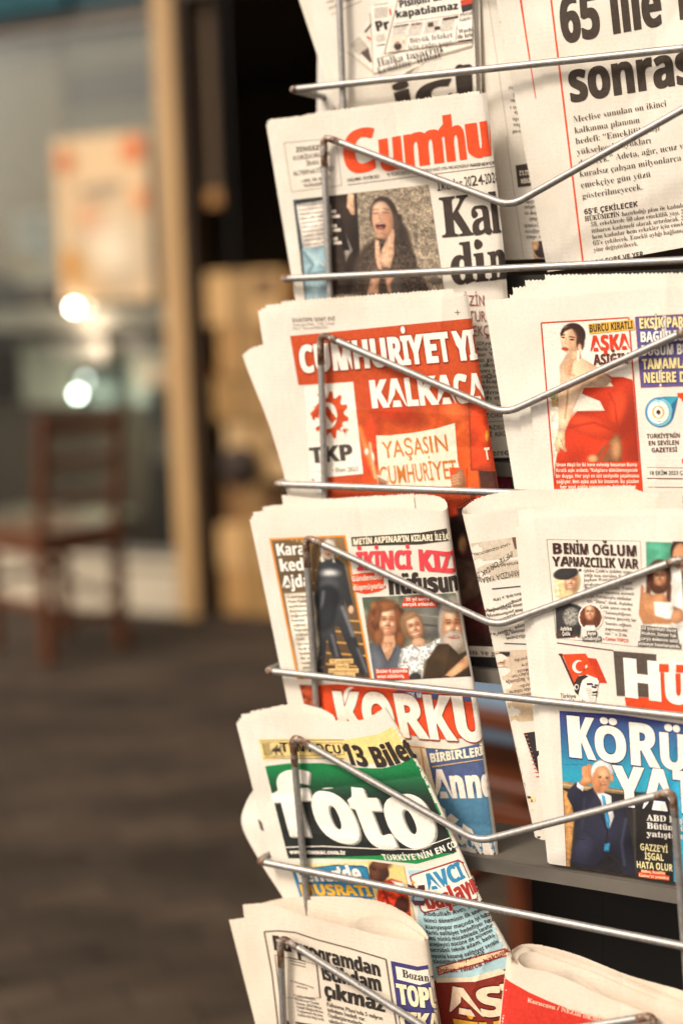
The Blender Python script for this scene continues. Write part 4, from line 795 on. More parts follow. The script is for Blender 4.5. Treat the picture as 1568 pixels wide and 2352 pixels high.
E.picture(5, [(668, 540), (1400, 540), (1490, 1160), (725, 1160)], '#c9421a', [('g', 560, 1000, '#be481e', '#dc5a20'), ('e', 760, 900, 60, 200, 8, '#cf4620', 40), ('e', 900, 700, 160, 60, 20, '#b93a18', 50), ('l', [(700, 800), (790, 1060)], 26, '#ef8a4a', 24), ('l', [(760, 880), (790, 1080)], 12, '#f3b48a', 8), ('e', 742, 930, 12, 20, 0, '#f0d8c4', 6), ('e', 778, 960, 8, 30, -10, '#f0d8c4', 6),
      ('p', [(1325, 640), (1440, 620), (1500, 1030), (1335, 1035)], '#d4441c', 8), ('l', [(1322, 640), (1336, 1035)], 6, '#7c2a16', 4), ('l', [(1270, 690), (1290, 790), (1250, 830)], 24, '#f06a28', 26), ('e', 1240, 700, 80, 60, 0, '#e3602a', 50),
      ('p', [(1210, 1000), (1245, 1060), (1290, 1160), (1230, 1160)], '#e2541e', 8), ('e', 1425, 840, 10, 34, 0, '#e9a93a', 5), ('p', [(1375, 1035), (1490, 1040), (1500, 1160), (1390, 1160)], '#4a261c', 12), ('l', [(1335, 1035), (1455, 1030)], 5, '#93301a', 3), ('n', 40, .12)], lay=2)
E.poly(5, [(795, 838), (870, 838), (1010, 822), (1130, 800), (1242, 768), (1258, 980), (1290, 1128), (820, 1128), (806, 980)], '#f3dfc6', 3, 'printed_sign')
E.text(5, 'YAŞASIN', 838, 968, 1212, 925, 92, 'n', '#c9772f', .008, 4, 'sign_lettering'); E.text(5, 'CUMHURİYET', 818, 1118, 1262, 1080, 100, 'n', '#c9772f', .008, 4, 'sign_lettering')
E.picture(5, [(1210, 1020), (1310, 1020), (1310, 1135), (1225, 1135)], '#d9511c', [('p', [(1225, 1085), (1250, 1045), (1275, 1025), (1290, 1035), (1300, 1080), (1305, 1135), (1240, 1135)], '#9a6a4a', 6)] + [('l', [(1228, 1070 + 16 * i), (1262, 1060 + 16 * i)], 10, '#c99a74', 5) for i in range(4)], lay=5)
E.picture(5, [(800, 1062), (860, 1070), (860, 1130), (806, 1130)], '#f0dcc4', [('p', [(805, 1072), (858, 1100), (855, 1130), (806, 1130)], '#8a5a40', 6), ('l', [(815, 1085), (852, 1108)], 9, '#b98460', 5)], lay=5)
WT = '#f2e9dc'
E.text(5, 'CUMHURİYET YI', 366, 480, 1372, 398, 150, 'b', WT, .02, 4, 'headline', 0.015, outline=('#9b3114', .05)); E.text(5, 'KALKACA', 765, 680, 1420, 640, 152, 'b', WT, .02, 4, 'headline', 0.015)
E.poly(5, [(388, 560), (664, 532), (722, 1055), (420, 1085)], '#f1e7d8', 3, 'emblem_box')
gear = []
for i in range(44):
    a = 2 * math.pi * i / 44 + .1; r = 118 if (i % 4) in (0, 1) else 88; gear.append((535 + r * .88 * math.cos(a), 722 + r * 1.15 * math.sin(a)))
E.poly(5, gear, '#cb4a1e', 4, 'emblem'); E.ell(5, 522, 725, 52, 76, '#f1e7d8', 5, 'emblem')
E.poly(5, [(412, 580), (470, 575), (470, 640), (452, 675), (405, 650)], '#f1e7d8', 5, 'emblem'); E.poly(5, [(420, 715), (478, 650), (492, 668), (436, 740)], '#cb4a1e', 6, 'emblem'); E.poly(5, [(488, 690), (520, 672), (572, 742), (545, 770)], '#cb4a1e', 6, 'emblem'); E.poly(5, [(448, 735), (480, 742), (505, 770), (455, 790)], '#f1e7d8', 6, 'emblem')
E.poly(5, [(590, 800), (605, 785), (642, 795), (615, 835)], '#f1e7d8', 5, 'emblem'); E.poly(5, [(602, 800), (634, 800), (616, 826)], '#cb4a1e', 6, 'emblem'); E.poly(5, [(460, 605), (480, 590), (476, 628)], '#cb4a1e', 6, 'emblem')
E.text(5, 'TKP', 424, 996, 668, 975, 88, 'b', '#4b443d', .01, 5, 'lettering', .03); E.text(5, '• Ekim 2023', 545, 1048, 696, 1040, 26, 'n', '#8d8378', .004, 5)
E.rule(5, 420, 1042, 500, 1046, 2, '#b9ac9c', 5)
E.poly(5, [(440, 1075), (500, 1070), (520, 1170), (455, 1170)], '#d6d4d0', 3); E.text(5, 'T', 1418, 975, 1448, 972, 66, 'b', '#ecd8c0', .02, 4)
E.picture(0, [(1020, 1120), (1144, 1120), (1205, 1490), (1075, 1490)], '#3a1a16', [('p', [(1028, 1120), (1090, 1120), (1062, 1180), (1030, 1190)], '#c8401e', 6), ('e', 1080, 1170, 30, 26, 0, '#2a1713', 8), ('p', [(1090, 1130), (1110, 1125), (1112, 1200), (1095, 1210)], '#d8491f', 5), ('e', 1048, 1225, 22, 34, 0, '#241612', 8), ('p', [(1040, 1280), (1100, 1290), (1106, 1360), (1060, 1400)], '#5b4336', 10), ('e', 1130, 1300, 18, 60, 0, '#842b1e', 12), ('e', 1090, 1420, 40, 40, 0, '#4f1d18', 16), ('e', 1150, 1400, 30, 60, 0, '#2a1a18', 16), ('e', 1062, 1250, 10, 22, 0, '#b98a5c', 8), ('n', 14, .35)], lay=1)
E.poly(0, [(1075, 1484), (1200, 1488), (1203, 1508), (1079, 1506)], '#e5d8c6', 2); E.text(0, 'ın ve genç', 1078, 1503, 1165, 1509, 12, 's', '#3a2f28', 0, 3)
E.poly(0, [(1076, 1508), (1203, 1512), (1207, 1540), (1080, 1540)], '#1f1a19', 1); E.finish()

# ---- third tier, right: woman in red dress
Fp = Paper('newspaper with a woman in a red dress pictured inside a red frame', 2, 0.012, GRP, tint='#e9e1d5').place((1400, 1500))
Fp.leaf(quad((540, 20), (1900, 0), (1980, 2700), (760, 2700), .012, 6)); Fp.leaf(quad((392, 62), (1900, 22), (1970, 2700), (680, 2700), .010, 6)); Fp.leaf(quad((300, 112), (1900, 50), (1960, 2700), (600, 2700), .008, 6))
Fp.leaf(quad((90, 212), (420, 190), (860, 2700), (490, 2700), .006, 6)); Fp.leaf(quad((118, 208), (440, 186), (880, 2700), (505, 2700), .0048, 6), zig=1); Fp.leaf(quad((278, 168), (1900, 62), (1950, 2700), (600, 2700), .0038, 6)); Fp.leaf(quad((240, 196), (700, 170), (1000, 2700), (560, 2700), .003, 6), zig=1)
ff = Fp.leaf(quad((342, 200), (1900, 72), (1950, 2700), (628, 2700), 0, 6), 'front_page'); Fp.face(ff)
Fp.frame(6, [(512, 378), (1164, 338), (1265, 1640), (618, 1660)], 10, '#cf3f1e', 2)
RD = '#c93818'
wd = [('g', 380, 1650, '#efe4d6', '#ead8c4'), ('p', [(585, 900), (640, 895), (640, 1010), (595, 1010)], '#cda46c', 6), ('e', 600, 925, 20, 26, 0, '#7f8a5a', 8), ('p', [(585, 1000), (690, 1000), (690, 1660), (620, 1660)], '#ecd9c4', 8),
      ('p', [(975, 745), (1040, 780), (1120, 780), (1190, 800), (1215, 850), (1262, 1640), (600, 1660), (625, 1380), (690, 1150), (780, 1035), (985, 1030), (950, 960), (815, 905), (830, 860), (1050, 850)], RD, 7), ('e', 1090, 1000, 70, 150, 10, '#d84420', 50), ('e', 900, 1150, 200, 70, 18, '#d6431f', 50), ('l', [(700, 1160), (900, 1120), (1090, 1190)], 14, '#a82c14', 24), ('l', [(1085, 1200), (1000, 1300), (900, 1400)], 16, '#a82c14', 26), ('l', [(1020, 900), (1060, 980), (1085, 1180)], 10, '#ad2f15', 18),
      ('p', [(1085, 1200), (1110, 1420), (950, 1420), (900, 1420), (960, 1310)], '#8c5a3c', 16), ('e', 1075, 1320, 40, 90, 0, '#b98458', 40), ('l', [(940, 1420), (1010, 1290)], 30, '#b6411f', 20), ('e', 900, 1390, 40, 30, 0, '#d89c6c', 26),
      ('p', [(700, 610), (800, 590), (815, 640), (870, 670), (990, 750), (1040, 800), (1000, 850), (830, 850), (760, 1000), (690, 1190), (665, 1180), (640, 1190), (640, 1000), (655, 840), (650, 700)], '#e6bf9c', 9), ('e', 715, 700, 22, 60, 0, '#c9977100'[:7], 30), ('l', [(750, 660), (720, 760), (760, 770)], 10, '#c08a62', 16), ('l', [(715, 830), (706, 960), (690, 1090)], 10, '#b97f58', 12), ('e', 900, 790, 90, 36, 25, '#e9c6a4', 40), ('l', [(760, 900), (730, 1000)], 26, '#edcfb0', 24),
      ('p', [(640, 1185), (690, 1185), (690, 1300), (705, 1330), (690, 1340), (655, 1310), (650, 1345), (620, 1330), (610, 1270)], '#dfb48e', 6), ('l', [(655, 1240), (690, 1330)], 5, '#a8704c', 4),
      ('e', 750, 470, 94, 92, 15, '#3a2118', 8), ('e', 715, 505, 58, 102, -6, '#e7c09e', 9), ('e', 752, 520, 36, 80, -6, '#cf9f7a', 26), ('p', [(740, 590), (800, 560), (810, 640), (730, 660)], '#d3a37e', 12), ('e', 805, 525, 30, 60, 0, '#3f251b', 12), ('e', 800, 560, 16, 28, 0, '#d5a680', 8), ('l', [(790, 590), (786, 648)], 16, '#f0ead8', 6), ('e', 806, 580, 8, 10, 0, '#f6f0e2', 4),
      ('l', [(664, 470), (690, 466)], 8, '#4d2d20', 5), ('l', [(722, 480), (764, 486)], 8, '#4d2d20', 5), ('e', 678, 486, 12, 6, 0, '#2e1a14', 4), ('e', 742, 502, 16, 7, 0, '#2e1a14', 4), ('l', [(700, 490), (690, 530), (704, 534)], 6, '#b98460', 6), ('e', 690, 572, 26, 13, 8, '#b23a24', 6), ('p', [(655, 460), (672, 420), (720, 400), (790, 420), (740, 420), (690, 440), (662, 480)], '#3a2118', 6), ('g2',)]
wd = [o for o in wd if o[0] != 'g2']
Fp.picture(6, [(520, 385), (1158, 345), (1258, 1640), (622, 1655)], '#efe4d6', wd, step=2.0, lay=1)
Fp.poly(6, [(618, 1420), (1240, 1410), (1262, 1640), (622, 1655)], '#d0401a', 2)
Fp.poly(6, [(860, 385), (1195, 352), (1210, 428), (872, 462)], '#dfae4a', 3); Fp.text(6, 'BURCU KIRATLI', 872, 448, 1196, 418, 56, 'b', '#3e2a1c', .01, 4, 'headline')
Fp.text(6, 'AŞKA', 882, 588, 1170, 570, 112, 'b', '#d2381a', .02, 4, 'headline', 0.013); Fp.text(6, 'AŞIĞIM', 905, 690, 1180, 676, 76, 'b', '#5b2c26', .02, 4, 'headline', 0.010)
Fp.lines(6, [('Sinan Akçıl ile iki kere evlenip boşanan Burcu', 624, 1446, 1228, 1446), ('Kıratlı aşkı anlattı: "Kalıplara dökülemeyecek', 624, 1488, 1232, 1486), ('bir duygu. Her şeyi en üst seviyede yaşamanızı', 622, 1530, 1244, 1528), ('sağlıyor. Ben aşka aşık bir insanım. Bu yüzden', 628, 1572, 1242, 1570), ('her şeyi aşkla yapıyorum. Aşka hep', 654, 1612, 1180, 1608)], 26, 'b', '#f3e2d0', lay=4)
PU = '#5e548e'
Fp.poly(6, [(1212, 334), (1700, 305), (1720, 840), (1256, 858)], PU, 1); Fp.frame(6, [(1212, 334), (1700, 305), (1720, 840), (1256, 858)], 5, '#a24a58', 2)
for i, (s_, c_) in enumerate((('EKSİK PARÇA', '#efd79a'), ('BAĞLILIĞIN', '#efe6dc'), ('DÜĞÜM BU', '#efe6dc'), ('TAMAMLA', '#efd79a'), ('NELERE DİK', '#efd79a'))):
    Fp.text(6, s_, 1242 + i * 8, 420 + i * 101, 1660 if len(s_) > 8 else 1610, 402 + i * 103, 76, 'b', c_, .012, 4, 'headline', .012, outline=('#3c3560', .06))
for rx, ry, c_, l_ in ((108, 112, '#3f7fae', 2), (96, 104, '#7fc0cf', 3), (78, 86, '#f3efe6', 4), (46, 48, '#eeb23c', 5), (15, 17, '#5a2432', 6)): Fp.ell(6, 1394 if l_ < 4 else 1384, 1042, rx, ry, c_, l_, 'bead_emblem')
Fp.poly(6, [(1350, 945), (1430, 925), (1532, 925), (1515, 990), (1490, 1080), (1470, 1000)], '#3b9fb4', 2, 'bead_emblem'); Fp.poly(6, [(1480, 985), (1525, 940), (1505, 1040), (1470, 1110)], '#2f6f9c', 3, 'bead_emblem')
for i, (s_, a_, b_) in enumerate((("TÜRKİYE'NİN", 1298, 1548), ('EN SEVİLEN', 1310, 1540), ('GAZETESİ', 1332, 1526))): Fp.text(6, s_, a_, 1238 + i * 52, b_, 1232 + i * 52, 34, 'b', '#5b2f26', .006, 2)
Fp.poly(6, [(1525, 900), (1640, 895), (1640, 960), (1560, 960), (1556, 945), (1528, 925)], RED, 2, 'masthead'); Fp.poly(6, [(1558, 1390), (1640, 1388), (1640, 1420), (1562, 1424)], RED, 2, 'masthead')
Fp.rule(6, 1298, 1452, 1640, 1458, 3, BR, 2); Fp.text(6, '18 EKİM 2023 ÇARŞ', 1316, 1510, 1640, 1508, 30, 'n', '#4a3930', .006, 2); Fp.rule(6, 1302, 1535, 1640, 1538, 7, '#7a3a22', 2); Fp.rule(6, 1310, 1600, 1640, 1602, 4, '#7a3a22', 2)
Fp.finish()

# ---- fourth tier, left
G = Paper('folded newspaper with pink headline above a photo of three smiling people', 3, 0.012, GRP, tint='#e7ded1').place((930, 1945))
g = lambda *p: [tuple(Z(7, p_[:2])[0]) + (p_[2],) for p_ in p]
G.leaf(g((240, 40, .024), (480, 62, .024), (700, 50, .023), (1000, 34, .022)) and [g((240, 40, .024), (480, 62, .024), (700, 50, .023), (1000, 34, .022)), [(760, 1930, .020), (850, 1930, .020), (950, 1930, .020), (1050, 1935, .020)]])
G.leaf([g((128, 110, .020), (300, 90, .020), (700, 66, .021), (1000, 44, .020)), [(745, 1930, .016), (830, 1930, .016), (950, 1930, .016), (1050, 1935, .016)]])
G.leaf([g((95, 150, .004), (260, 122, .006), (480, 110, .007), (800, 106, .008)), [(735, 1930, .004), (820, 1930, .005), (940, 1935, .006), (1040, 1940, .006)]])
G.leaf([g((72, 168, .002), (240, 140, .003), (480, 126, .004), (800, 118, .005)), [(728, 1930, .002), (812, 1930, .003), (935, 1935, .004), (1040, 1940, .004)]])
_rows = [g((55, 182, 0), (210, 155, 0), (480, 140, 0), (800, 128, 0), (1040, 128, .001), (1165, 132, .004), (1195, 100, .012), (1150, 52, .020), (1000, 38, .021), (700, 62, .021)),
             g((165, 710, 0), (300, 705, 0), (540, 700, 0), (840, 690, 0), (1090, 690, .001), (1245, 690, .004), (1272, 680, .012), (1230, 680, .020), (1080, 680, .021), (800, 680, .021)),
             g((275, 1245, 0), (400, 1250, 0), (630, 1252, 0), (930, 1250, 0), (1180, 1250, .001), (1345, 1250, .004), (1370, 1245, .012), (1340, 1245, .020), (1200, 1245, .021), (950, 1245, .021)),
             [(722, 1905, 0), (780, 1915, 0), (870, 1930, 0), (990, 1948, 0), (1080, 1957, .001), (1132, 1956, .004), (1142, 1940, .012), (1134, 1935, .020), (1080, 1930, .021), (980, 1925, .021)]]
G.stack(_rows, 5, 3); gf = G.leaf(_rows, 'front_page', front=5.15 / 9, nv=22, zig=2.2); G.face(gf)
G.poly(7, [(168, 292), (606, 272), (760, 1100), (328, 1105)], '#e28a2a', 1)
cat = [('g', 270, 1100, '#8a6c48', '#4c3a2c'), ('e', 260, 420, 120, 120, 0, '#6b553c', 60), ('p', [(255, 610), (430, 600), (470, 1060), (335, 1060)], '#e6dac6', 8)] + [('e', 300 + 41 * i % 300, 300 + 83 * i % 330, 5, 5, 0, '#e8c27a', 6) for i in range(24)] + \
      [('l', [(500, 760 + 64 * i), (740, 772 + 66 * i)], 9, '#d8a050', 5) for i in range(5)] + [
      ('p', [(455, 430), (500, 405), (560, 410), (600, 440), (625, 560), (655, 700), (630, 720), (600, 640), (610, 720), (680, 900), (745, 1060), (700, 1085), (640, 960), (570, 800), (545, 800), (560, 900), (600, 1000), (570, 1010), (520, 950), (500, 860), (480, 1070), (440, 1070), (460, 900), (445, 640), (440, 560)], '#333437', 8), ('e', 520, 492, 50, 24, 0, '#c9c6c4', 26), ('e', 520, 560, 60, 50, 0, '#4a4b4f', 30), ('e', 500, 640, 70, 80, 20, '#26272b', 26), ('l', [(590, 690), (650, 850)], 20, '#77777b', 18), ('l', [(480, 600), (470, 700)], 16, '#6a6a70', 16), ('l', [(680, 930), (730, 1060)], 16, '#66666a', 14), ('l', [(530, 850), (560, 970)], 14, '#66666a', 14), ('e', 500, 740, 50, 90, 20, '#2b2c30', 20),
      ('e', 508, 352, 46, 60, 0, '#e7dccb', 10), ('e', 508, 362, 26, 40, 0, '#e0b394', 8), ('e', 508, 345, 32, 12, 0, '#231e1e', 5), ('e', 508, 384, 11, 5, 0, '#b5523f', 4), ('p', [(470, 380), (490, 420), (470, 430), (460, 410)], '#e4d8c6', 6), ('p', [(530, 380), (550, 430), (535, 430)], '#e4d8c6', 6), ('e', 640, 702, 16, 24, 0, '#d8ac8c', 5), ('l', [(470, 320), (500, 290), (545, 300)], 10, '#8f8478', 6)]
G.picture(7, [(180, 302), (596, 284), (748, 1096), (340, 1100)], '#8a6c48', cat, lay=2)
for s_, x0, y0, x1, y1 in (('Kara', 210, 392, 380, 384), ('kedi', 230, 482, 400, 474), ('Ajda', 246, 578, 412, 568)): G.text(7, s_, x0, y0, x1, y1, 68, 'b', '#f3ece0', .01, 4, 'headline', 0.015, outline=('#5a4632', .06))
for i, s_ in enumerate(('Superstar', 'Ajda Pekkan', 'açıkhava', 'konserinde', 'yağmurlu', 'havaya', 'rağmen', 'hayranlar', 'coşturdu.', 'Ünlü', 'şarkıcı', 'kedi kadın', 'kostümü', 'ile sosyal', 'medyada', 'yine alkış')):
    G.text(7, s_, 268 + i * 6.2, 636 + i * 27.2, 268 + i * 6.2 + len(s_) * 12.5, 632 + i * 27.2, 16, 'n', '#6d5d50', .01, 4, 'article_text')
for x, y, w, s_ in ((516, 990, 136, '77 yaşındaki'), (550, 1018, 76, 'sanatçı'), (510, 1045, 172, 'performansıyla'), (540, 1072, 124, 'ilgi çekiyor')): G.poly(7, [(x, y - 2), (x + w, y - 4), (x + w, y + 22), (x, y + 24)], '#e3c184', 4); G.text(7, s_, x + 6, y + 18, x + w - 6, y + 16, 15, 'n', '#a5763a', .012, 5)
G.poly(7, [(640, 284), (1040, 258), (1180, 235), (1290, 205), (1310, 275), (1190, 305), (1040, 325), (645, 336)], '#3d342a', 2); G.text(7, "METİN AKPINAR'IN KIZLARI", 652, 330, 1112, 305, 36, 'b', '#efe2c6', .012, 4, 'headline', 0.010); G.text(7, 'İLE İLGİ', 1124, 302, 1225, 278, 36, 'b', '#efe2c6', .012, 4, 'headline', 0.010)
G.text(7, 'İKİNCİ', 676, 476, 990, 466, 104, 'b', '#dc4148', .02, 3, 'headline', 0.025); G.text(7, 'KIZI', 1030, 474, 1262, 440, 118, 'b', '#dc4148', .02, 3, 'headline', 0.025)
G.text(7, 'nüfusun', 856, 614, 1262, 582, 108, 'b', '#332b26', .02, 3, 'headline', 0.025)
G.poly(7, [(650, 500), (700, 490), (770, 488), (778, 500), (828, 506), (826, 545), (842, 575), (800, 598), (720, 612), (655, 598), (668, 560), (638, 540)], '#d9461e', 2); G.text(7, 'Gündemden', 645, 540, 822, 526, 30, 'b', '#f3d9c4', .01, 4); G.text(7, 'düşmüyorlar', 652, 592, 838, 578, 30, 'b', '#f3d9c4', .01, 4)
trio = [('g', 610, 1110, '#6f7565', '#7b6a54'), ('n', 30, .4), ('e', 760, 660, 60, 50, 0, '#4f5a4a', 30), ('p', [(930, 640), (1180, 650), (1180, 860), (1060, 870)], '#6c6a62', 20), ('l', [(940, 720), (1180, 750)], 10, '#8f8a7c', 10), ('l', [(1060, 790), (1180, 800)], 12, '#4e4a42', 10)]
hair = [('e', 830, 780, 100, 140, 0, '#7a4a2e', 16)] + [('e', 770 + 33 * i % 150, 680 + 57 * i % 240, 20, 28, 30 * i, ('#94603c', '#5e3420')[i % 2], 14) for i in range(26)]
trio += hair + face_helper(852, 768, 108, 176, '#e6b690') + [('p', [(800, 850), (890, 850), (900, 940), (850, 1000), (800, 930)], '#cf9a76', 10), ('p', [(740, 900), (800, 880), (850, 1010), (900, 900), (960, 930), (920, 1110), (780, 1110), (735, 960)], '#5d6168', 10), ('p', [(820, 890), (880, 890), (850, 1000)], '#d09c78', 8), ('l', [(850, 1010), (900, 930)], 8, '#474a52', 6), ('l', [(800, 900), (846, 1010)], 8, '#474a52', 6)]
trio += [('e', 840, 684, 66, 30, -14, '#8a5836', 16), ('e', 792, 740, 20, 60, 12, '#7a4a2e', 14), ('e', 912, 760, 18, 70, -8, '#7a4a2e', 14), ('e', 800, 860, 26, 50, 0, '#8e5a38', 16), ('e', 926, 870, 24, 44, 0, '#84502f', 16)]
trio += [('e', 985, 790, 62, 80, -15, '#8a6648', 12)] + face_helper(1005, 800, 92, 140, '#e9bc98', tilt=-15) + [('e', 978, 738, 46, 20, -24, '#9a7452', 14), ('l', [(990, 846), (1030, 836)], 5, '#e8d2be', 5), ('p', [(930, 930), (1000, 900), (1080, 900), (1160, 860), (1170, 930), (1060, 1000), (1050, 1110), (900, 1060)], '#d4d2cc', 8), ('n', 9, .8, [(930, 930), (1000, 900), (1160, 860), (1170, 930), (1060, 1000), (1050, 1110), (900, 1060)]), ('e', 1030, 890, 40, 26, 0, '#d6a582', 10)]
trio += [('e', 1225, 790, 84, 160, 0, '#a99a8c', 14)] + face_helper(1225, 790, 124, 210, '#d8a276') + [('e', 1230, 880, 66, 58, 0, '#b8a796', 24), ('e', 1232, 862, 30, 9, 0, '#9a5644', 8), ('l', [(1214, 858), (1252, 860)], 3, '#d8c4b0', 4), ('e', 1218, 684, 62, 34, 0, '#b3a292', 16), ('p', [(1140, 900), (1200, 900), (1260, 960), (1330, 930), (1350, 1120), (1050, 1120), (1080, 990)], '#41301f', 10), ('p', [(1320, 950), (1345, 1010), (1190, 1118), (1150, 1118), (1200, 1060)], '#d09a70', 8), ('e', 1198, 1100, 26, 14, 20, '#3a3230', 5), ('e', 1010, 1095, 34, 30, 0, '#34302e', 8)]
G.picture(7, [(702, 632), (1268, 605), (1352, 1085), (775, 1118)], '#6f7565', trio, step=1.9, lay=2)
G.poly(7, [(945, 632), (1105, 622), (1106, 652), (1130, 655), (1132, 686), (932, 690), (930, 662), (946, 660)], '#cf3f1e', 4); G.text(7, '35 yıl sonra', 955, 652, 1092, 648, 18, 'b', WHT, .006, 5); G.text(7, 'gerçek anlaşıldı.', 938, 682, 1124, 678, 19, 'b', WHT, .006, 5)
G.poly(7, [(778, 1046), (968, 1040), (975, 1102), (788, 1108)], '#cf3f1e', 4); G.text(7, 'İkizler 6 yaşında', 786, 1068, 966, 1064, 18, 'b', WHT, .006, 5); G.text(7, 'evlat edinilmiş.', 792, 1098, 950, 1094, 18, 'b', WHT, .006, 5)
G.picture(7, [(340, 1135), (455, 1140), (480, 1262), (372, 1262)], '#8a3d22', [('n', 18, 1.2), ('e', 400, 1180, 40, 30, 0, '#b34a26', 30)], lay=2)
# lower half: red banner, purple panel
G.poly(7, [(455, 1138), (560, 1132), (900, 1160), (1330, 1200), (1352, 1170), (1362, 1230), (1368, 1330), (480, 1330)], RED, 2)
G.poly(0, [(752, 1575), (930, 1590), (1040, 1596), (1092, 1602), (1104, 1690), (1030, 1700), (900, 1685), (760, 1660)], '#dd481d', 2)
G.poly(7, [(900, 1165), (1330, 1208), (1352, 1160), (1356, 1190), (1345, 1235), (905, 1205)], '#46557f', 3); G.text(7, 'AÇIK MERT', 930, 1204, 1104, 1214, 26, 'b', '#dfe3e4', .02, 4); G.text(7, 'YILMAZ', 1166, 1212, 1320, 1200, 22, 'b', '#dfe3e4', .02, 4)
G.ell(7, 640, 1210, 46, 62, WHT, 3, 'crescent'); G.ell(7, 662, 1205, 38, 52, '#e0431b', 4, 'crescent')
G.poly(7, [(752 + (36 if i % 2 == 0 else 15) * math.cos(i * math.pi / 5 - 1.4), 1200 + (36 if i % 2 == 0 else 15) * math.sin(i * math.pi / 5 - 1.4)) for i in range(10)], WHT, 4, 'star')
G.text(0, 'KORKU', 776, 1682, 1150, 1704, 92, 'b', '#f2e6d6', .02, 5, 'headline', 0.015, outline=('#8e2f14', .035))
G.poly(0, [(905, 1712), (1110, 1718), (1142, 1950), (990, 1950)], '#f0dcb8', 1); G.rule(0, 918, 1716, 1020, 1930, 3, '#d98a3a', 2); G.rule(0, 905, 1712, 976, 1718, 3, '#d98a3a', 2); G.rule(0, 966, 1718, 1000, 1930, 3, '#d98a3a', 2)
G.poly(0, [(976, 1718), (1040, 1722), (1112, 1706), (1142, 1950), (1120, 1962), (1030, 1940)], '#4d5a82', 3); G.poly(0, [(1000, 1800), (1070, 1830), (1124, 1810), (1142, 1950), (1120, 1962), (1030, 1940)], '#4f7f9c', 4)
G.text(0, 'BİRBİRLERİ', 988, 1752, 1112, 1732, 20, 'b', '#efe4c8', .02, 5, 'headline', 0.010); G.rule(0, 992, 1762, 1112, 1744, 2, '#e0b860', 5)
G.text(0, 'Anne', 1002, 1832, 1152, 1832, 62, 'b', '#f0e2d2', .02, 5, 'headline', 0.020); G.text(0, 'KAN', 1012, 1904, 1156, 1912, 58, 'b', '#f0e2d2', .02, 5, 'headline', 0.025)
G.text(0, 'deme kanser', 1030, 1934, 1140, 1938, 11, 'b', '#e9e2d8', .01, 5); G.text(0, 'erkeklik savaşı', 1034, 1950, 1140, 1956, 11, 'b', '#e9e2d8', .01, 5)
G.finish()

# ---- fourth tier, middle: rolled page hung upside down
H = Paper('newspaper rolled at its left edge, text upside down, behind the flag emblem one', 3, 0.015, GRP).place((1300, 1928))
H.leaf([g2 for g2 in [[tuple(Z(8, (1568, 60))[0]) + (.016,), tuple(Z(8, (1270, 95))[0]) + (.013,)], [(1560, 1900, .013), (1440, 1900, .012)]]], zig=2)
hf = H.leaf([[(1510, 1140, .016), tuple(Z(8, (1240, 60))[0]) + (.015,), tuple(Z(8, (1215, 38))[0]) + (.0155,), tuple(Z(8, (800, 60))[0]) + (.015,), tuple(Z(8, (430, 72))[0]) + (.015,), tuple(Z(8, (200, 115))[0]) + (.0145,), tuple(Z(8, (90, 180))[0]) + (.010,), tuple(Z(8, (68, 222))[0]) + (.004,), tuple(Z(8, (130, 232))[0]) + (0,), tuple(Z(8, (300, 205))[0]) + (-.0005,), tuple(Z(8, (450, 186))[0]) + (-.0005,), tuple(Z(8, (800, 170))[0]) + (.0,)],
             [(1520, 1450, .016), (1480, 1450, .016), (1470, 1450, .016), (1330, 1450, .015), (1230, 1450, .015), (1160, 1450, .0145), (1134, 1450, .010), (1126, 1455, .004), (1140, 1456, 0), (1190, 1456, -.0005), (1240, 1456, -.0005), (1330, 1456, 0)],
             [(1560, 1905, .016), (1520, 1905, .016), (1500, 1905, .016), (1420, 1908, .015), (1340, 1912, .015), (1262, 1915, .0145), (1236, 1918, .010), (1228, 1922, .004), (1240, 1928, 0), (1262, 1929, -.0005), (1300, 1930, -.0005), (1380, 1931, 0)]], 'front_page', zig=1.8, nv=20)
H.leaf([[tuple(Z(8, (96, 190))[0]) + (.008,), tuple(Z(8, (76, 240))[0]) + (.002,), tuple(Z(8, (140, 246))[0]) + (-.0016,), tuple(Z(8, (300, 216))[0]) + (-.0016,), tuple(Z(8, (450, 196))[0]) + (-.0016,)], [(1240, 1915, .008), (1230, 1920, .002), (1242, 1929, -.0016), (1264, 1930, -.0016), (1300, 1930, -.0016)]], 'front_page', zig=1.8, nv=20)
H.face(H.leafs[-1])
H.poly(8, [(108, 435), (430, 388), (445, 520), (132, 560)], '#c9b9a4', 1); H.poly(8, [(150, 580), (455, 540), (475, 660), (178, 690)], '#c9b9a4', 1)
H.text(8, '» JALE ÖZGENTÜRK 8’de', 394, 430, 145, 466, -16, 'n', '#54443a', .01, 2); H.text(8, 'IMF’YE ORTAK İSYAN', 408, 480, 112, 512, -38, 'n', '#4a3b32', .0, 2, 'headline')
H.text(8, 'MUSTAFA BALBAY 5’te', 455, 552, 232, 594, -18, 'n', '#54443a', .01, 2); H.text(8, 'LARIMIZDA YABANCI', 470, 608, 172, 642, -40, 'n', '#4a3b32', 0, 2, 'headline')
H.poly(8, [(405, 392), (440, 386), (448, 470), (425, 470)], '#6b4a3a', 2, 'printed_photo'); H.poly(8, [(142, 575), (172, 568), (150, 560)], '#4a3f38', 2)
H.rule(8, 184, 750, 470, 722, 8, '#4b4150', 2); H.rule(8, 184, 750, 272, 1108, 4, '#4b4150', 2); H.rule(8, 272, 1108, 540, 1118, 8, '#49566a', 2)
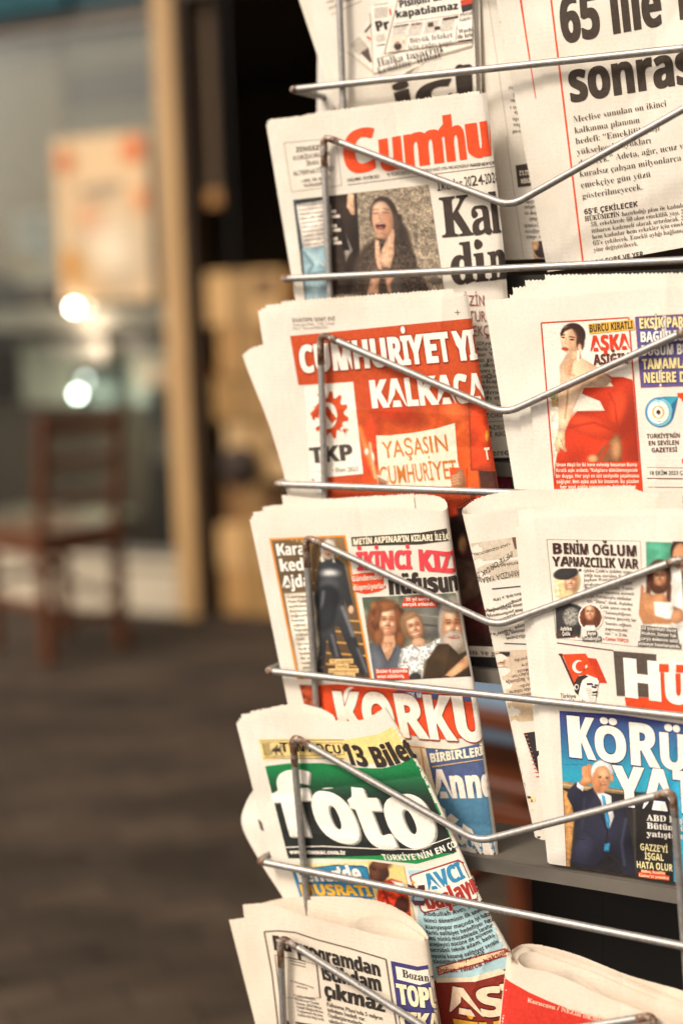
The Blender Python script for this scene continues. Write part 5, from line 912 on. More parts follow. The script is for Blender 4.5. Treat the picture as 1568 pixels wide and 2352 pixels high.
for s_, x0, y0, x1, y1 in (('rekoru kırdı. » 14’te', 486, 762, 276, 808), ('kategorisinde dünya', 490, 796, 262, 838), ('kesintisiz değişken ağırlık', 492, 836, 230, 874), ('atletik performansıyla', 494, 872, 234, 910), ('yüzde 100, ilk', 430, 905, 262, 936), ('sloganıyla dalış', 510, 936, 340, 968), ('dünya “Hatay’a nefes', 512, 972, 288, 1002), ('Cumhuriyetin 100.', 516, 1010, 352, 1042), ('ŞAHİKA Ercümen,', 522, 1046, 362, 1072)):
    H.text(8, s_, x0, y0, x1, y1, -22, 'n', '#43362e', .012, 2, 'article_text')
H.poly(8, [(285, 1165), (560, 1150), (610, 1480), (440, 1485), (380, 1480)], '#cbb49c', 1)
H.picture(8, [(288, 1168), (392, 1168), (398, 1278), (312, 1282)], '#cbb49c', [('e', 332, 1222, 30, 46, 0, '#c98f6c', 6), ('p', [(320, 1168), (396, 1168), (390, 1200), (330, 1200)], '#2d2a2c', 5), ('e', 335, 1268, 28, 14, 0, '#c9c0b4', 6), ('l', [(318, 1240), (345, 1240)], 5, '#5a382a', 4)], lay=2)
for s_, x0, y0, x1, y1 in (('etti.', 560, 1160, 515, 1168), ('veriyordu.', 560, 1195, 416, 1222), ('etmişti ve', 562, 1232, 470, 1254), ('ana Meclis', 564, 1268, 442, 1296), ('Orduları’nın', 566, 1300, 400, 1330), ('vardı. Başkanlığa', 568, 1336, 360, 1364), ('oluyordu.', 570, 1372, 455, 1398), ('şundan itibaren', 574, 1408, 384, 1434), ('politikası.', 578, 1440, 455, 1460)):
    H.text(8, s_, x0, y0, x1, y1, -24, 'n', '#5b4a3e', .006, 2, 'article_text')
H.poly(10, [(370, 30), (600, 20), (606, 165), (400, 180)], '#cbb090', 1)
H.poly(10, [(485, 255), (620, 235), (655, 760), (640, 740), (600, 560), (560, 470)], '#2c2527', 2, 'printed_photo')
for i in range(11): H.rule(10, 490 + i * 8, 270 + i * 28, 512 + i * 8, 268 + i * 28, 6, '#c95a3a', 3, 'printed_photo')
for i, (x, y) in enumerate(((385, 160), (412, 280), (430, 350), (445, 420), (462, 500), (480, 570), (500, 640))): H.rule(10, x, y, x + 14, y + 50, 9, '#3a3230', 2, 'printed_photo')
H.poly(10, [(505, 690), (560, 685), (566, 780), (520, 790)], '#e4cf96', 2); H.poly(10, [(500, 640), (522, 640), (535, 700), (512, 700)], '#3a3230', 3); H.rule(10, 540, 705, 545, 775, 8, '#4a4036', 3)
H.ell(10, 588, 935, 16, 36, '#2b2624', 2); H.rule(10, 540, 860, 600, 860, 5, '#3a3230', 2); H.finish()

# ---- fourth tier, right: flag emblem and blue headline
I = Paper('newspaper with a red flag emblem above a waving man in a dark suit', 3, 0.007, GRP, tint='#e9e1d5').place((1440, 2015))
I.leaf(quad((440, 202), (1900, 190), (2100, 2760), (900, 2640), .0052, 8)); I.leaf(quad((425, 318), (700, 300), (1000, 2640), (648, 2600), .0042, 8)); I.leaf(quad((455, 312), (760, 280), (1000, 2640), (654, 2605), .003, 8)); I.leaf(quad((480, 285), (760, 258), (1000, 2640), (660, 2610), .0017, 8))
fi = I.leaf([[(1208, 1193, 0), tuple(Z(8, (760, 246))[0]) + (0,), tuple(Z(8, (1568, 238))[0]) + (0,), tuple(Z(8, (1900, 246))[0]) + (0,)], [(1264, 1985, 0), (1352, 1998, 0), (1600, 2034, 0), (1700, 2049, 0)]], 'front_page', zig=2.4); I.face(fi)
I.frame(8, [(642, 404), (1278, 416), (1302, 1140), (706, 1074)], 3, '#8a7a6a', 1)
I.text(8, 'BENİM OĞLUM', 680, 502, 1258, 520, 72, 'b', '#42251f', .012, 3, 'headline', 0.013); I.text(8, 'YAPMAZCILIK VAR', 684, 586, 1266, 604, 64, 'b', '#42251f', .012, 3, 'headline', 0.010)
p1 = [('e', 785, 690, 90, 100, 0, '#e9cf9c', 12), ('e', 770, 760, 70, 60, 0, '#dcc08c', 20)] + face_helper(806, 682, 92, 140, '#f0d0b4') + [('e', 772, 636, 86, 42, -10, '#34302f', 8), ('p', [(700, 850), (760, 830), (850, 850), (900, 880), (868, 1070), (708, 1080)], '#3f3b3a', 10), ('e', 808, 930, 56, 66, 0, '#8d8880', 12), ('n', 10, .7, [(750, 870), (860, 870), (850, 1000), (760, 1000)]), ('p', [(690, 700), (720, 690), (740, 790), (705, 800)], '#efd9ae', 8), ('l', [(710, 1050), (860, 1066)], 14, '#6a3a2a', 6), ('e', 845, 1072, 7, 7, 0, '#f3efe6', 3)]
I.picture(8, [(682, 602), (900, 600), (870, 1090), (706, 1078)], '#ece2d4', p1, step=2.0, lay=2)
I.ell(8, 940, 935, 84, 92, '#f1e9dd', 3, 'oval_border')
p2 = [('e', 940, 930, 70, 86, 0, '#6b3a26', 10)] + face_helper(936, 900, 72, 100, '#e6b088') + [('p', [(880, 990), (1000, 985), (1000, 1030), (880, 1030)], '#e2dace', 10), ('e', 985, 985, 18, 50, -15, '#5b3020', 10), ('e', 890, 985, 14, 40, 15, '#5b3020', 10)]
a_ = [(940 + 78 * math.cos(t), 935 + 86 * math.sin(t)) for t in np.linspace(0, 2 * math.pi, 40)]
I.picture(8, [(858, 845), (1022, 845), (1022, 1025), (858, 1025)], '#b06a48', p2, step=1.7, lay=4, clip=a_)
for s_, x, y, w in (('Aybike', 736, 1024, 78), ('Çelik', 748, 1058, 56), ('Ayşe', 920, 1054, 58), ('Tunaboylu', 888, 1090, 120)):
    I.poly(8, [(x - 4, y - 26), (x + w + 4, y - 26), (x + w + 4, y + 6), (x - 4, y + 6)], '#3a3230', 5); I.text(8, s_, x, y, x + w, y, 24, 'b', '#f0e6da', .005, 6)
I.poly(8, [(860, 604), (878, 604), (878, 622), (860, 622)], '#42251f', 3)
for s_, x0, y0, x1, y1 in (('Aybike Çelik’e şiddet uygu-', 888, 624, 1230, 636), ('ladığı öne sürülen Kuru', 890, 656, 1200, 668), ('zeyken Konservatuvar', 892, 690, 1222, 684), ('grubunun üyesi müzik', 898, 722, 1226, 712), ('grubun üyesi Can Tuna-', 900, 742, 1238, 748), ('boylu’nun oyuncu annesi', 902, 768, 1236, 784), ('Ayşe Tunaboylu iddialar', 905, 796, 1220, 820), ('için “İftira” dedi. Aybike', 914, 832, 1226, 856), ('Çelik yanıt verdi:', 1002, 872, 1218, 890), ('“Sanatçılığının', 1028, 910, 1216, 926), ('önüne geçmiş bir', 1032, 942, 1252, 966), ('‘benim oğlum', 1038, 984, 1218, 1000), ('yapmazcılık’', 1038, 1020, 1200, 1034), ('var.” » 2’de', 1036, 1052, 1188, 1066)):
    I.text(8, s_, x0, y0, x1, y1, 21, 'n', '#62493c', .006, 2, 'article_text')
I.text(8, '» Cansu TOPÇU', 1024, 1088, 1198, 1104, 22, 'b', '#cf4a22', .004, 2)
cp = [('p', [(1316, 420), (1490, 425), (1480, 640), (1320, 600)], '#4f9a7c', 6), ('e', 1545, 490, 62, 106, 0, '#33231c', 8), ('e', 1552, 520, 56, 90, 0, '#c88f66', 12), ('p', [(1500, 640), (1560, 590), (1700, 600), (1700, 1160), (1520, 1130)], '#eae3da', 10),
      ('e', 1405, 660, 84, 120, 0, '#5a3322', 14), ('p', [(1320, 680), (1350, 700), (1340, 960), (1310, 900)], '#5f3826', 16), ('p', [(1460, 680), (1490, 720), (1480, 900), (1450, 880)], '#54301f', 14)] + face_helper(1410, 655, 92, 124, '#dba278') + [('p', [(1290, 760), (1370, 780), (1440, 770), (1480, 850), (1560, 880), (1568, 960), (1300, 990), (1250, 860)], '#c58a5f', 10), ('p', [(1370, 830), (1500, 830), (1510, 950), (1380, 950)], '#f0ebe2', 8), ('l', [(1275, 740), (1260, 840), (1310, 930), (1460, 980)], 60, '#bd8258', 12), ('p', [(1300, 980), (1500, 980), (1520, 1140), (1260, 1130)], '#e9e0d2', 12), ('e', 1530, 930, 40, 50, 30, '#cb9168', 8)]
I.picture(8, [(1306, 412), (1620, 420), (1620, 1160), (1250, 1130)], '#e4dccf', cp, step=2.0, lay=2)
for i, (s_, w) in enumerate((('23 yaşındaki Davut', 244), ('Atakov, Simge Tuğ-', 250), ('cu’ya evlenme teklif', 262), ('etmeye hazırlanıyordu.', 290))):
    x, y = (1286, 1284, 1280, 1266)[i], 1008 + i * 36; I.poly(8, [(x - 4, y - 20), (x + w, y + 2), (x + w, y + 36), (x - 4, y + 14)], '#5b534b', 4); I.text(8, s_, x, y + 6, x + w - 6, y + 28, 21, 'b', '#efe6da', .004, 5)
I.rule(8, 712, 1108, 1095, 1160, 7, '#6b2f28', 2)
FR = '#d9481c'
I.poly(8, [(720, 1182), (748, 1180), (750, 1196), (728, 1196)], '#5a2c22', 3, 'emblem'); I.poly(8, [(730, 1190), (744, 1190), (838, 1400), (824, 1404)], '#5a2c22', 3, 'emblem')
I.poly(8, [(922, 1210), (978, 1215), (1052, 1382), (975, 1378), (900, 1330)], '#c83a1a', 2, 'emblem'); I.poly(8, [(748, 1186), (905, 1180), (925, 1215), (990, 1365), (860, 1390), (830, 1384)], FR, 3, 'emblem')
I.ell(8, 858, 1270, 42, 44, '#f3ebe0', 4, 'emblem'); I.ell(8, 872, 1268, 34, 35, FR, 5, 'emblem')
I.poly(8, [(908 + (18 if i % 2 == 0 else 7) * math.cos(i * math.pi / 5 + .3), 1268 + (18 if i % 2 == 0 else 7) * math.sin(i * math.pi / 5 + .3)) for i in range(10)], '#f3ebe0', 5, 'emblem')
I.poly(8, [(832, 1370), (860, 1332), (920, 1325), (985, 1350), (996, 1372), (980, 1450), (970, 1520), (930, 1515), (860, 1460), (834, 1430)], '#efe6da', 4, 'emblem')
for pl in ([(832, 1440), (830, 1375), (855, 1335), (905, 1326), (925, 1336), (885, 1360), (872, 1390), (860, 1450), (852, 1462)], [(912, 1382), (950, 1380), (960, 1395), (915, 1396)], [(965, 1388), (990, 1392), (988, 1402), (968, 1400)], [(945, 1400), (985, 1405), (975, 1418), (948, 1412)], [(950, 1440), (988, 1434), (984, 1450), (955, 1452)], [(942, 1462), (986, 1458), (980, 1470)]):
    I.poly(8, pl, '#3a2a24', 5, 'emblem')
I.ell(8, 845, 1408, 14, 20, '#efe6da', 6, 'emblem'); I.ell(8, 845, 1408, 9, 14, '#3a2a24', 7, 'emblem', 16)
for i in range(9): I.rule(8, 905 + i * 3, 1420 + i * 11, 938 + i * 2 + 14, 1424 + i * 11, 2.5, '#8d7f72', 5, 'emblem')
I.text(8, 'Türkiye', 736, 1482, 842, 1484, 30, 'n', '#4a3a32', .004, 2); I.text(8, 'Türklerindir', 736, 1518, 904, 1522, 28, 'n', '#4a3a32', .004, 2)
GRY = '#574a42'
I.poly(8, [(1094, 1162), (1388, 1186), (1388, 1250), (1390, 1480), (1175, 1470), (1118, 1468)], GRY, 2, 'masthead'); I.poly(8, [(1172, 1476), (1390, 1480), (1386, 1200), (1720, 1200), (1720, 1620), (1180, 1535)], FR, 2, 'masthead')
I.poly(8, [(1388, 1196), (1720, 1200), (1720, 1328), (1388, 1308)], '#e9dfd1', 3, 'masthead')
I.text(8, 'Hü', 1158, 1468, 1640, 1534, 254, 'b', '#f4ece0', .02, 4, 'masthead', 0.030)
I.poly(8, [(1405, 1250), (1470, 1254), (1470, 1308), (1405, 1306)], FR, 5, 'masthead'); I.poly(8, [(1520, 1256), (1600, 1258), (1600, 1312), (1520, 1310)], FR, 5, 'masthead')
I.poly(10, [(728, 102), (1150, 130), (1480, 180), (1720, 215), (1720, 1310), (1520, 1278), (1250, 1235), (1225, 1225), (822, 1168), (775, 1165)], '#3f3a78', 1, 'colour_panel')
sky_ops = [('g', 100, 520, '#403a78', '#2f9bb6'), ('p', [(700, 580), (800, 590), (1200, 650), (1720, 700), (1720, 1330), (700, 1200)], '#2c2826', 10), ('p', [(748, 582), (1180, 640), (1180, 672), (748, 628)], '#9c7e58', 6), ('l', [(750, 605), (1180, 655)], 5, '#d0b98e', 3),
           ('p', [(755, 640), (800, 660), (830, 840), (800, 1168), (775, 1166)], '#c08a52', 8), ('p', [(1480, 560), (1720, 600), (1720, 1310), (1505, 1275)], '#2f9cc0', 10), ('p', [(1250, 760), (1500, 770), (1500, 1270), (1240, 1230)], '#2a2522', 14), ('e', 1290, 700, 70, 30, 0, '#5f5448', 20), ('l', [(1235, 700), (1245, 1210)], 14, '#4a443e', 14), ('l', [(750, 468), (1100, 474)], 4, '#256f86', 3)]
man = [('p', [(778, 680), (790, 640), (845, 585), (860, 620), (890, 660), (960, 620), (1060, 660), (1170, 760), (1205, 900), (1230, 1060), (1250, 1225), (1160, 1210), (1120, 1100), (1062, 1080), (960, 1165), (800, 1130), (840, 960), (840, 800)], '#2c2c3c', 7), ('p', [(820, 1135), (960, 1160), (1060, 1085), (1130, 1140), (1160, 1215), (990, 1200), (830, 1168)], '#221e22', 8), ('e', 900, 1050, 70, 110, 10, '#343448', 40), ('l', [(838, 970), (900, 980)], 5, '#1d1d29', 4), ('l', [(1000, 780), (1055, 920), (1040, 1060)], 8, '#1b1b26', 6), ('l', [(1180, 840), (1150, 1000), (1170, 1150)], 16, '#44465a', 18), ('l', [(900, 700), (880, 900)], 14, '#3a3a4c', 18),
       ('p', [(955, 615), (1000, 650), (1080, 680), (1085, 760), (1100, 820), (1070, 900), (1050, 860), (1010, 720)], '#e9e4e0', 6), ('p', [(1012, 672), (1036, 680), (1050, 760), (1072, 850), (1066, 910), (1048, 890), (1030, 760)], '#3d8db8', 5), ('p', [(1035, 1010), (1072, 1000), (1066, 1060), (1030, 1056)], '#3d8db8', 6),
       ('p', [(848, 585), (900, 610), (888, 652), (846, 620)], '#eae6e2', 5), ('p', [(860, 600), (885, 560), (880, 490), (896, 474), (910, 480), (925, 465), (948, 468), (958, 500), (955, 560), (975, 560), (985, 580), (930, 600), (900, 620)], '#cf8d5e', 5), ('l', [(905, 490), (908, 545)], 4, '#a5643c', 3), ('l', [(925, 480), (925, 540)], 4, '#a5643c', 3), ('l', [(945, 485), (940, 545)], 4, '#a5643c', 3),
       ('e', 1018, 520, 76, 82, 0, '#e6e2dc', 10), ('e', 1012, 570, 62, 96, 4, '#dc9c70', 9), ('e', 985, 590, 30, 70, 0, '#c9855a', 20), ('e', 1030, 540, 40, 50, 0, '#e4ab80', 24), ('e', 1086, 560, 12, 30, 0, '#cf8d64', 6), ('l', [(990, 548), (1016, 545)], 5, '#a06a48', 4), ('l', [(1042, 548), (1066, 552)], 5, '#a06a48', 4), ('e', 1004, 556, 10, 5, 0, '#4d2f24', 4), ('e', 1052, 560, 10, 5, 0, '#4d2f24', 4), ('l', [(1030, 560), (1024, 586), (1038, 590)], 5, '#b87448', 4), ('l', [(1008, 608), (1046, 606)], 6, '#9c5440', 4), ('l', [(960, 520), (975, 480), (1030, 470)], 8, '#f0ece6', 8)]
I.picture(10, [(728, 102), (1700, 212), (1700, 1308), (775, 1165)], '#3f3a78', sky_ops + man, step=2.1, lay=2)
I.text(10, 'KÖRÜK', 776, 408, 1800, 540, 268, 'b', '#f2eae0', .02, 4, 'headline', 0.013, outline=('#262350', .03)); I.text(10, 'YAT', 1112, 742, 1650, 800, 262, 'b', '#f2eae0', .02, 4, 'headline', 0.013, outline=('#262350', .03))
for i, (s_, x1) in enumerate((('ABD Başkanı', 1660), ('Bütün dünya', 1662), ('yatıştırmaya', 1670))): I.text(10, s_, 1322, 848 + i * 54, x1, 872 + i * 56, 40, 's', '#eee6dc', .012, 4, 'headline')
for s_, x0, x1, y in (('GAZZE’Yİ', 1276, 1466, 1050), ('İŞGAL', 1308, 1438, 1112), ('HATA OLUR', 1252, 1498, 1170)): I.text(10, s_, x0, y, x1, y + (x1 - x0) * .1, 46, 'b', '#ecdfa8', .0, 4, 'headline', .0, outline=('#4a3a20', .05))
I.poly(10, [(1282, 1182), (1450, 1198), (1450, 1222), (1478, 1228), (1474, 1258), (1266, 1234), (1266, 1200), (1282, 1200)], '#cf4a24', 4); I.text(10, 'Biden, İsrail’in', 1284, 1200, 1446, 1216, 17, 's', '#f0d9b0', .012, 5); I.text(10, 'Gazze’yi yeniden', 1268, 1228, 1472, 1250, 18, 's', '#f0d9b0', .012, 5)
I.finish()

# ---- fifth tier, left: green sports page
J = Paper('wavy sports newspaper with a green band and huge white foto lettering', 4, 0.012, GRP, tint='#e7ded1').place((950, 2400))
j9 = lambda x, y, d: tuple(Z(9, (x, y))[0]) + (d,)
J.leaf([[j9(150, 505, .012), j9(190, 560, .012), j9(260, 600, .012)], [j9(100, 590, .013), j9(180, 640, .012), j9(300, 700, .012)], [j9(76, 715, .014), j9(165, 800, .012), j9(330, 860, .012)], [j9(170, 905, .012), j9(260, 960, .012), j9(380, 1000, .012)], [j9(300, 1110, .010), j9(360, 1130, .010), j9(430, 1150, .010)]], zig=0, nv=24)
J.leaf([[j9(140, 520, .010), j9(190, 560, .010), j9(260, 600, .010)], [j9(112, 600, .011), j9(190, 640, .010), j9(300, 700, .010)], [j9(92, 720, .012), j9(180, 790, .010), j9(330, 860, .010)], [j9(186, 905, .010), j9(270, 950, .010), j9(380, 1000, .010)], [j9(310, 1110, .009), j9(360, 1130, .009), j9(430, 1150, .009)]], zig=0, nv=24); J.face(J.leafs[-1])
J.poly(9, [(162, 680), (190, 700), (215, 760), (180, 740)], '#5a4a40', 1); J.finish()
for dx, dy, d in ((78, -62, .014), (82, -50, .012)):
    J.leaf([[j9(45 + dx, 150 + dy, d), j9(250 + dx, 110 + dy, d), j9(400, 62 + dy * .3, d), j9(510, 72, d - .002), j9(580, 110, d - .006), j9(600, 160, d - .009)], [(742, 2415, d), (800, 2420, d), (850, 2420, d), (900, 2420, d - .002), (940, 2420, d - .004), (960, 2420, d - .005)]])
J.leaf([[j9(66, 128, .006), j9(150, 108, .006), j9(330, 104, .006), j9(500, 132, .004), j9(640, 152, .003)], [(742, 2415, .006), (800, 2420, .006), (900, 2420, .006), (1000, 2420, .004), (1100, 2420, .003)]])
_rows = [[j9(45, 152, 0), j9(170, 124, 0), j9(330, 116, 0), j9(480, 138, 0), j9(620, 154, .001), j9(740, 138, .0), j9(850, 74, .0015), j9(872, 62, .0045)],
             [j9(145, 545, 0), j9(260, 540, 0), j9(420, 538, 0), j9(590, 545, 0), j9(760, 548, .0005), j9(920, 520, 0), j9(1065, 440, .0015), j9(1085, 425, .0045)],
             [j9(245, 915, 0), j9(360, 915, 0), j9(540, 930, 0), j9(740, 950, 0), j9(920, 955, 0), j9(1100, 935, 0), j9(1262, 865, .0015), j9(1282, 850, .0045)],
             [j9(305, 1130, 0), j9(430, 1130, 0), j9(620, 1150, 0), j9(830, 1180, 0), j9(1030, 1200, 0), j9(1220, 1200, 0), j9(1385, 1140, .0015), j9(1405, 1130, .0045)],
             [(690, 2220, 0), (740, 2222, 0), (820, 2226, 0), (910, 2234, 0), (1000, 2240, 0), (1080, 2236, 0), (1165, 2200, .0015), (1176, 2192, .0045)],
             [(742, 2415, 0), (790, 2420, 0), (870, 2430, 0), (960, 2436, 0), (1060, 2440, 0), (1150, 2436, 0), (1244, 2400, .0015), (1256, 2392, .0045)]]
J.stack(_rows, 6, 3); jf = J.leaf(_rows, 'front_page', front=1.0, nv=30, zig=3.2); J.face(jf)
YL = '#eccf86'
J.poly(9, [(168, 240), (500, 236), (640, 245), (830, 212), (985, 130), (1010, 320), (1000, 338), (840, 380), (640, 348), (340, 345), (192, 358)], YL, 1)
J.rule(9, 172, 248, 640, 244, 3, DK, 2); J.rule(9, 196, 345, 640, 348, 3, DK, 2); J.frame(9, [(185, 258), (632, 262), (640, 326), (205, 338)], 2.5, DK, 2)
for i in range(10): J.rule(9, 190 + i * 1.6, 266 + i * 7, 232 + i * 1.6, 264 + i * 7, 3.4, '#5b4a3a', 2, 'article_text')
J.picture(9, [(228, 268), (300, 268), (305, 332), (240, 332)], '#dcc488', [('e', 268, 300, 26, 12, 0, '#3a2c24', 4), ('l', [(250, 300), (235, 325)], 7, '#3a2c24', 3), ('l', [(285, 300), (298, 325)], 7, '#3a2c24', 3), ('l', [(282, 296), (292, 278)], 9, '#3a2c24', 3), ('l', [(262, 290), (272, 276)], 10, '#4a3a30', 4), ('l', [(262, 305), (268, 328)], 6, '#3a2c24', 3)], lay=3)
J.text(9, 'TEMPOCU', 292, 312, 632, 320, 52, 'b', '#33291f', .005, 3, 'lettering', .0); J.text(9, '13 Bilet', 655, 372, 1075, 322, 112, 'b', '#2f2620', .02, 3, 'headline', 0.025)
J.poly(9, [(204, 390), (330, 374), (520, 372), (700, 398), (850, 402), (950, 378), (1015, 335), (1085, 440), (1262, 862), (1245, 872), (1040, 930), (800, 905), (560, 900), (332, 900)], '#1d8a46', 1, 'colour_panel')
gg = [('g', 410, 590, '#187a42', '#242624')]
J.picture(9, [(206, 392), (1020, 336), (1262, 868), (332, 900)], '#1c8c48', gg, step=3.0, lay=2, name='colour_panel', clip=[(204, 390), (330, 374), (520, 372), (700, 398), (850, 402), (950, 378), (1015, 335), (1085, 440), (1262, 862), (1245, 872), (1040, 932), (800, 908), (560, 900), (332, 900)])
for dx, dy, c_, l_ in ((14, 7, '#8d8a80', 3), (7, 4, '#b5b0a4', 4), (0, 0, '#f1e9dc', 5)):
    J.text(9, 'f', 300 + dx, 772 + dy, 510 + dx, 772 + dy, 320, 'b', c_, .02, l_, 'masthead', 0.015, umax=.97); J.text(9, 'oto', 510 + dx, 780 + dy, 1180 + dx, 790 + dy, 330, 'b', c_, .02, l_, 'masthead', 0.028, umax=.97)
J.rule(9, 318, 838, 520, 832, 5, WHT, 5); J.rule(9, 520, 832, 800, 846, 5, WHT, 5); J.rule(9, 800, 846, 1040, 850, 5, WHT, 5); J.rule(9, 1040, 850, 1225, 785, 5, WHT, 5)
J.text(9, 'www.fotomac.com.tr', 342, 875, 652, 878, 22, 's', WHT, .02, 5); J.text(9, 'TÜRKİYE’NİN EN ÇOK', 858, 908, 1300, 812, 32, 'b', WHT, .008, 5, 'lettering', .0)
J.poly(9, [(340, 930), (560, 925), (800, 912), (960, 960), (980, 1060), (800, 1110), (360, 1000)], '#ead79c', 1)
J.poly(9, [(352, 965), (600, 935), (745, 938), (765, 950), (812, 1140), (400, 1120)], '#2f7fa6', 3); J.frame(9, [(352, 965), (600, 935), (765, 948), (812, 1140), (400, 1120)][:4], 4, '#2a4a62', 4)
J.text(9, 'Fener’de', 388, 1030, 748, 1022, 62, 'b', '#f0ece4', .02, 5, 'headline', 0.025, outline=('#28506a', .05)); J.text(9, 'MUSRATİ', 405, 1108, 800, 1108, 62, 'b', '#e8b23c', .02, 5, 'headline', 0.025, outline=('#28405a', .05))
pl_ = [('g', 900, 1240, '#e4c878', '#d9c49a'), ('e', 828, 975, 58, 66, 0, '#4a2c20', 9), ('e', 812, 985, 34, 50, 0, '#5d3828', 18), ('e', 806, 960, 10, 5, 0, '#1f120e', 3), ('l', [(786, 950), (822, 946)], 5, '#2a1810', 4), ('e', 796, 1020, 18, 8, 0, '#7a3a30', 4), ('l', [(784, 985), (790, 1000)], 6, '#3a2018', 4), ('e', 850, 930, 50, 30, 0, '#6b4230', 20), ('e', 880, 985, 10, 20, 0, '#3d241a', 4), ('p', [(830, 1040), (900, 1010), (960, 1030), (1000, 1120), (1010, 1230), (860, 1200), (820, 1140)], '#c9371a', 9), ('n', 16, .8, [(830, 1040), (960, 1030), (1010, 1230), (860, 1200)]), ('p', [(900, 1020), (980, 1040), (985, 1090), (940, 1070)], '#ece0d4', 8), ('l', [(850, 1060), (900, 1180)], 12, '#7a1c12', 10), ('e', 960, 1160, 40, 50, 0, '#4a241a', 14)]
J.picture(9, [(770, 912), (968, 940), (1035, 1250), (812, 1200)], '#e4c878', pl_, lay=3)
J.poly(9, [(988, 965), (1120, 962), (1275, 905), (1420, 1150), (1560, 1470), (1720, 1900), (1560, 1990), (1180, 1960), (1060, 1400), (1040, 1100)], '#a9c8cc', 1)
J.poly(9, [(1000, 1000), (1015, 988), (1270, 905), (1300, 920), (1385, 1110), (1378, 1130), (1080, 1205), (1062, 1190)], '#9a3a38', 2); J.poly(9, [(1010, 1004), (1020, 996), (1268, 916), (1290, 926), (1374, 1108), (1370, 1120), (1086, 1194), (1070, 1184)], '#efe4d4', 3)
J.text(9, 'AVCI', 1110, 1072, 1310, 1005, 88, 'b', '#2f83ab', .02, 4, 'headline', 0.025); J.text(9, 'başlayın', 1100, 1178, 1450, 1048, 86, 'b', '#a8322c', .02, 4, 'headline', 0.025, outline=('#f3e8d8', .05))
J.poly(9, [(988, 1040), (1020, 1052), (1084, 1045), (1086, 1110), (1030, 1118), (1000, 1090)], '#54292c', 5, 'club_flag'); J.ell(9, 1040, 1055, 9, 9, '#ecd9c6', 6, 'club_flag', 12); J.poly(9, [(1018, 1018), (1030, 1030), (1022, 1042), (1010, 1034)], '#e0a838', 5, 'club_flag')
J.ell(9, 1055, 1120, 42, 40, '#4b7fa8', 4, 'club_flag'); J.ell(9, 1055, 1118, 28, 26, '#a9c8d6', 5, 'club_flag'); J.poly(9, [(1010, 1130), (1090, 1135), (1080, 1160), (1030, 1160)], '#5c3038', 6, 'club_flag')
bt = [('Abdullah Avcı, Trabzon', 973, 2104, 1106, 2072), ('ikinci döneminin ilk sınavında', 974, 2119, 1122, 2084), ('Alanyaspor maçında iyi futbol', 977, 2134, 1130, 2098), ('farklı galibiyet hedefliyor. Pazar', 980, 2147, 1134, 2112), ('tesi günkü mücadelede taraftar', 984, 2160, 1136, 2126), ('ateşleyici gücüne de güvenen', 986, 2174, 1132, 2138), ('tecrübeli teknik adam, baskılı', 989, 2187, 1136, 2150), ('oyunla kazanıp galibiyet serisini', 992, 2201, 1146, 2164), ('başlatmak istiyor. 2’DE', 996, 2214, 1114, 2190)]
for s_, x0, y0, x1, y1 in bt: J.text(0, s_, x0, y0, x1, y1 + 2, 9, 'b', '#3a302a', .006, 3, 'article_text')
J.poly(0, [(1000, 2222), (1160, 2178), (1168, 2196), (1006, 2242)], '#a04040', 2); J.poly(0, [(1002, 2225), (1160, 2182), (1166, 2193), (1008, 2238)], '#efc9a0', 3); J.text(0, 'Doğan: Yıllarca haksızlık', 1006, 2235, 1164, 2190, 11, 'b', '#8d2c24', .008, 4, 'headline', 0.010)
J.poly(0, [(990, 2254), (1060, 2252), (1150, 2232), (1185, 2210), (1260, 2400), (1030, 2445), (1000, 2440)], '#84281a', 3); J.poly(0, [(1000, 2247), (1080, 2246), (1150, 2226), (1165, 2236), (1090, 2256), (1002, 2258)], '#e8d3b4', 4)
J.text(0, 'AST', 1036, 2324, 1230, 2312, 60, 'b', '#f0d2b2', .02, 5, 'headline', 0.030, outline=('#4a120c', .06)); J.text(0, 'FİN', 1056, 2408, 1250, 2400, 66, 'b', '#e0a024', .02, 5, 'headline', 0.030, outline=('#4a120c', .05))
J.finish()

# ---- sixth tier, left
K = Paper('cream newspaper in the lowest left pocket with an open fold and Bu programdan headline', 5, 0.014, GRP, tint='#e4d6c4').place((820, 2640))
k11 = lambda x, y, d: tuple(Z(11, (x, y))[0]) + (d,)
K.leaf([[k11(34, 332, .004), k11(90, 325, .004), k11(200, 312, .004)], [k11(330, 1500, .004), k11(400, 1500, .004), k11(500, 1500, .004)]], zig=1)
kb = [(735, 2650), (800, 2655), (880, 2660), (960, 2666), (1020, 2668), (1060, 2668)]
K.leaf([[k11(135, 258, .003), k11(260, 240, .005), k11(430, 262, .007), k11(620, 320, .008), k11(850, 352, .012), k11(960, 318, .018), k11(1060, 310, .021), k11(1190, 338, .021), k11(1300, 400, .018), k11(1375, 452, .010)], [(736, 2650, .003), (760, 2650, .005), (800, 2652, .007), (850, 2655, .008), (900, 2658, .012), (930, 2660, .018), (960, 2660, .021), (1000, 2662, .021), (1030, 2664, .018), (1055, 2664, .010)]], zig=2)
K.leaf([[k11(200, 232, .026), k11(450, 180, .030), k11(800, 172, .031), k11(1090, 212, .029), k11(1300, 325, .023), k11(1392, 440, .013)], [(760, 2640, .026), (820, 2640, .030), (900, 2640, .031), (980, 2645, .029), (1040, 2650, .023), (1062, 2655, .013)]], zig=2)
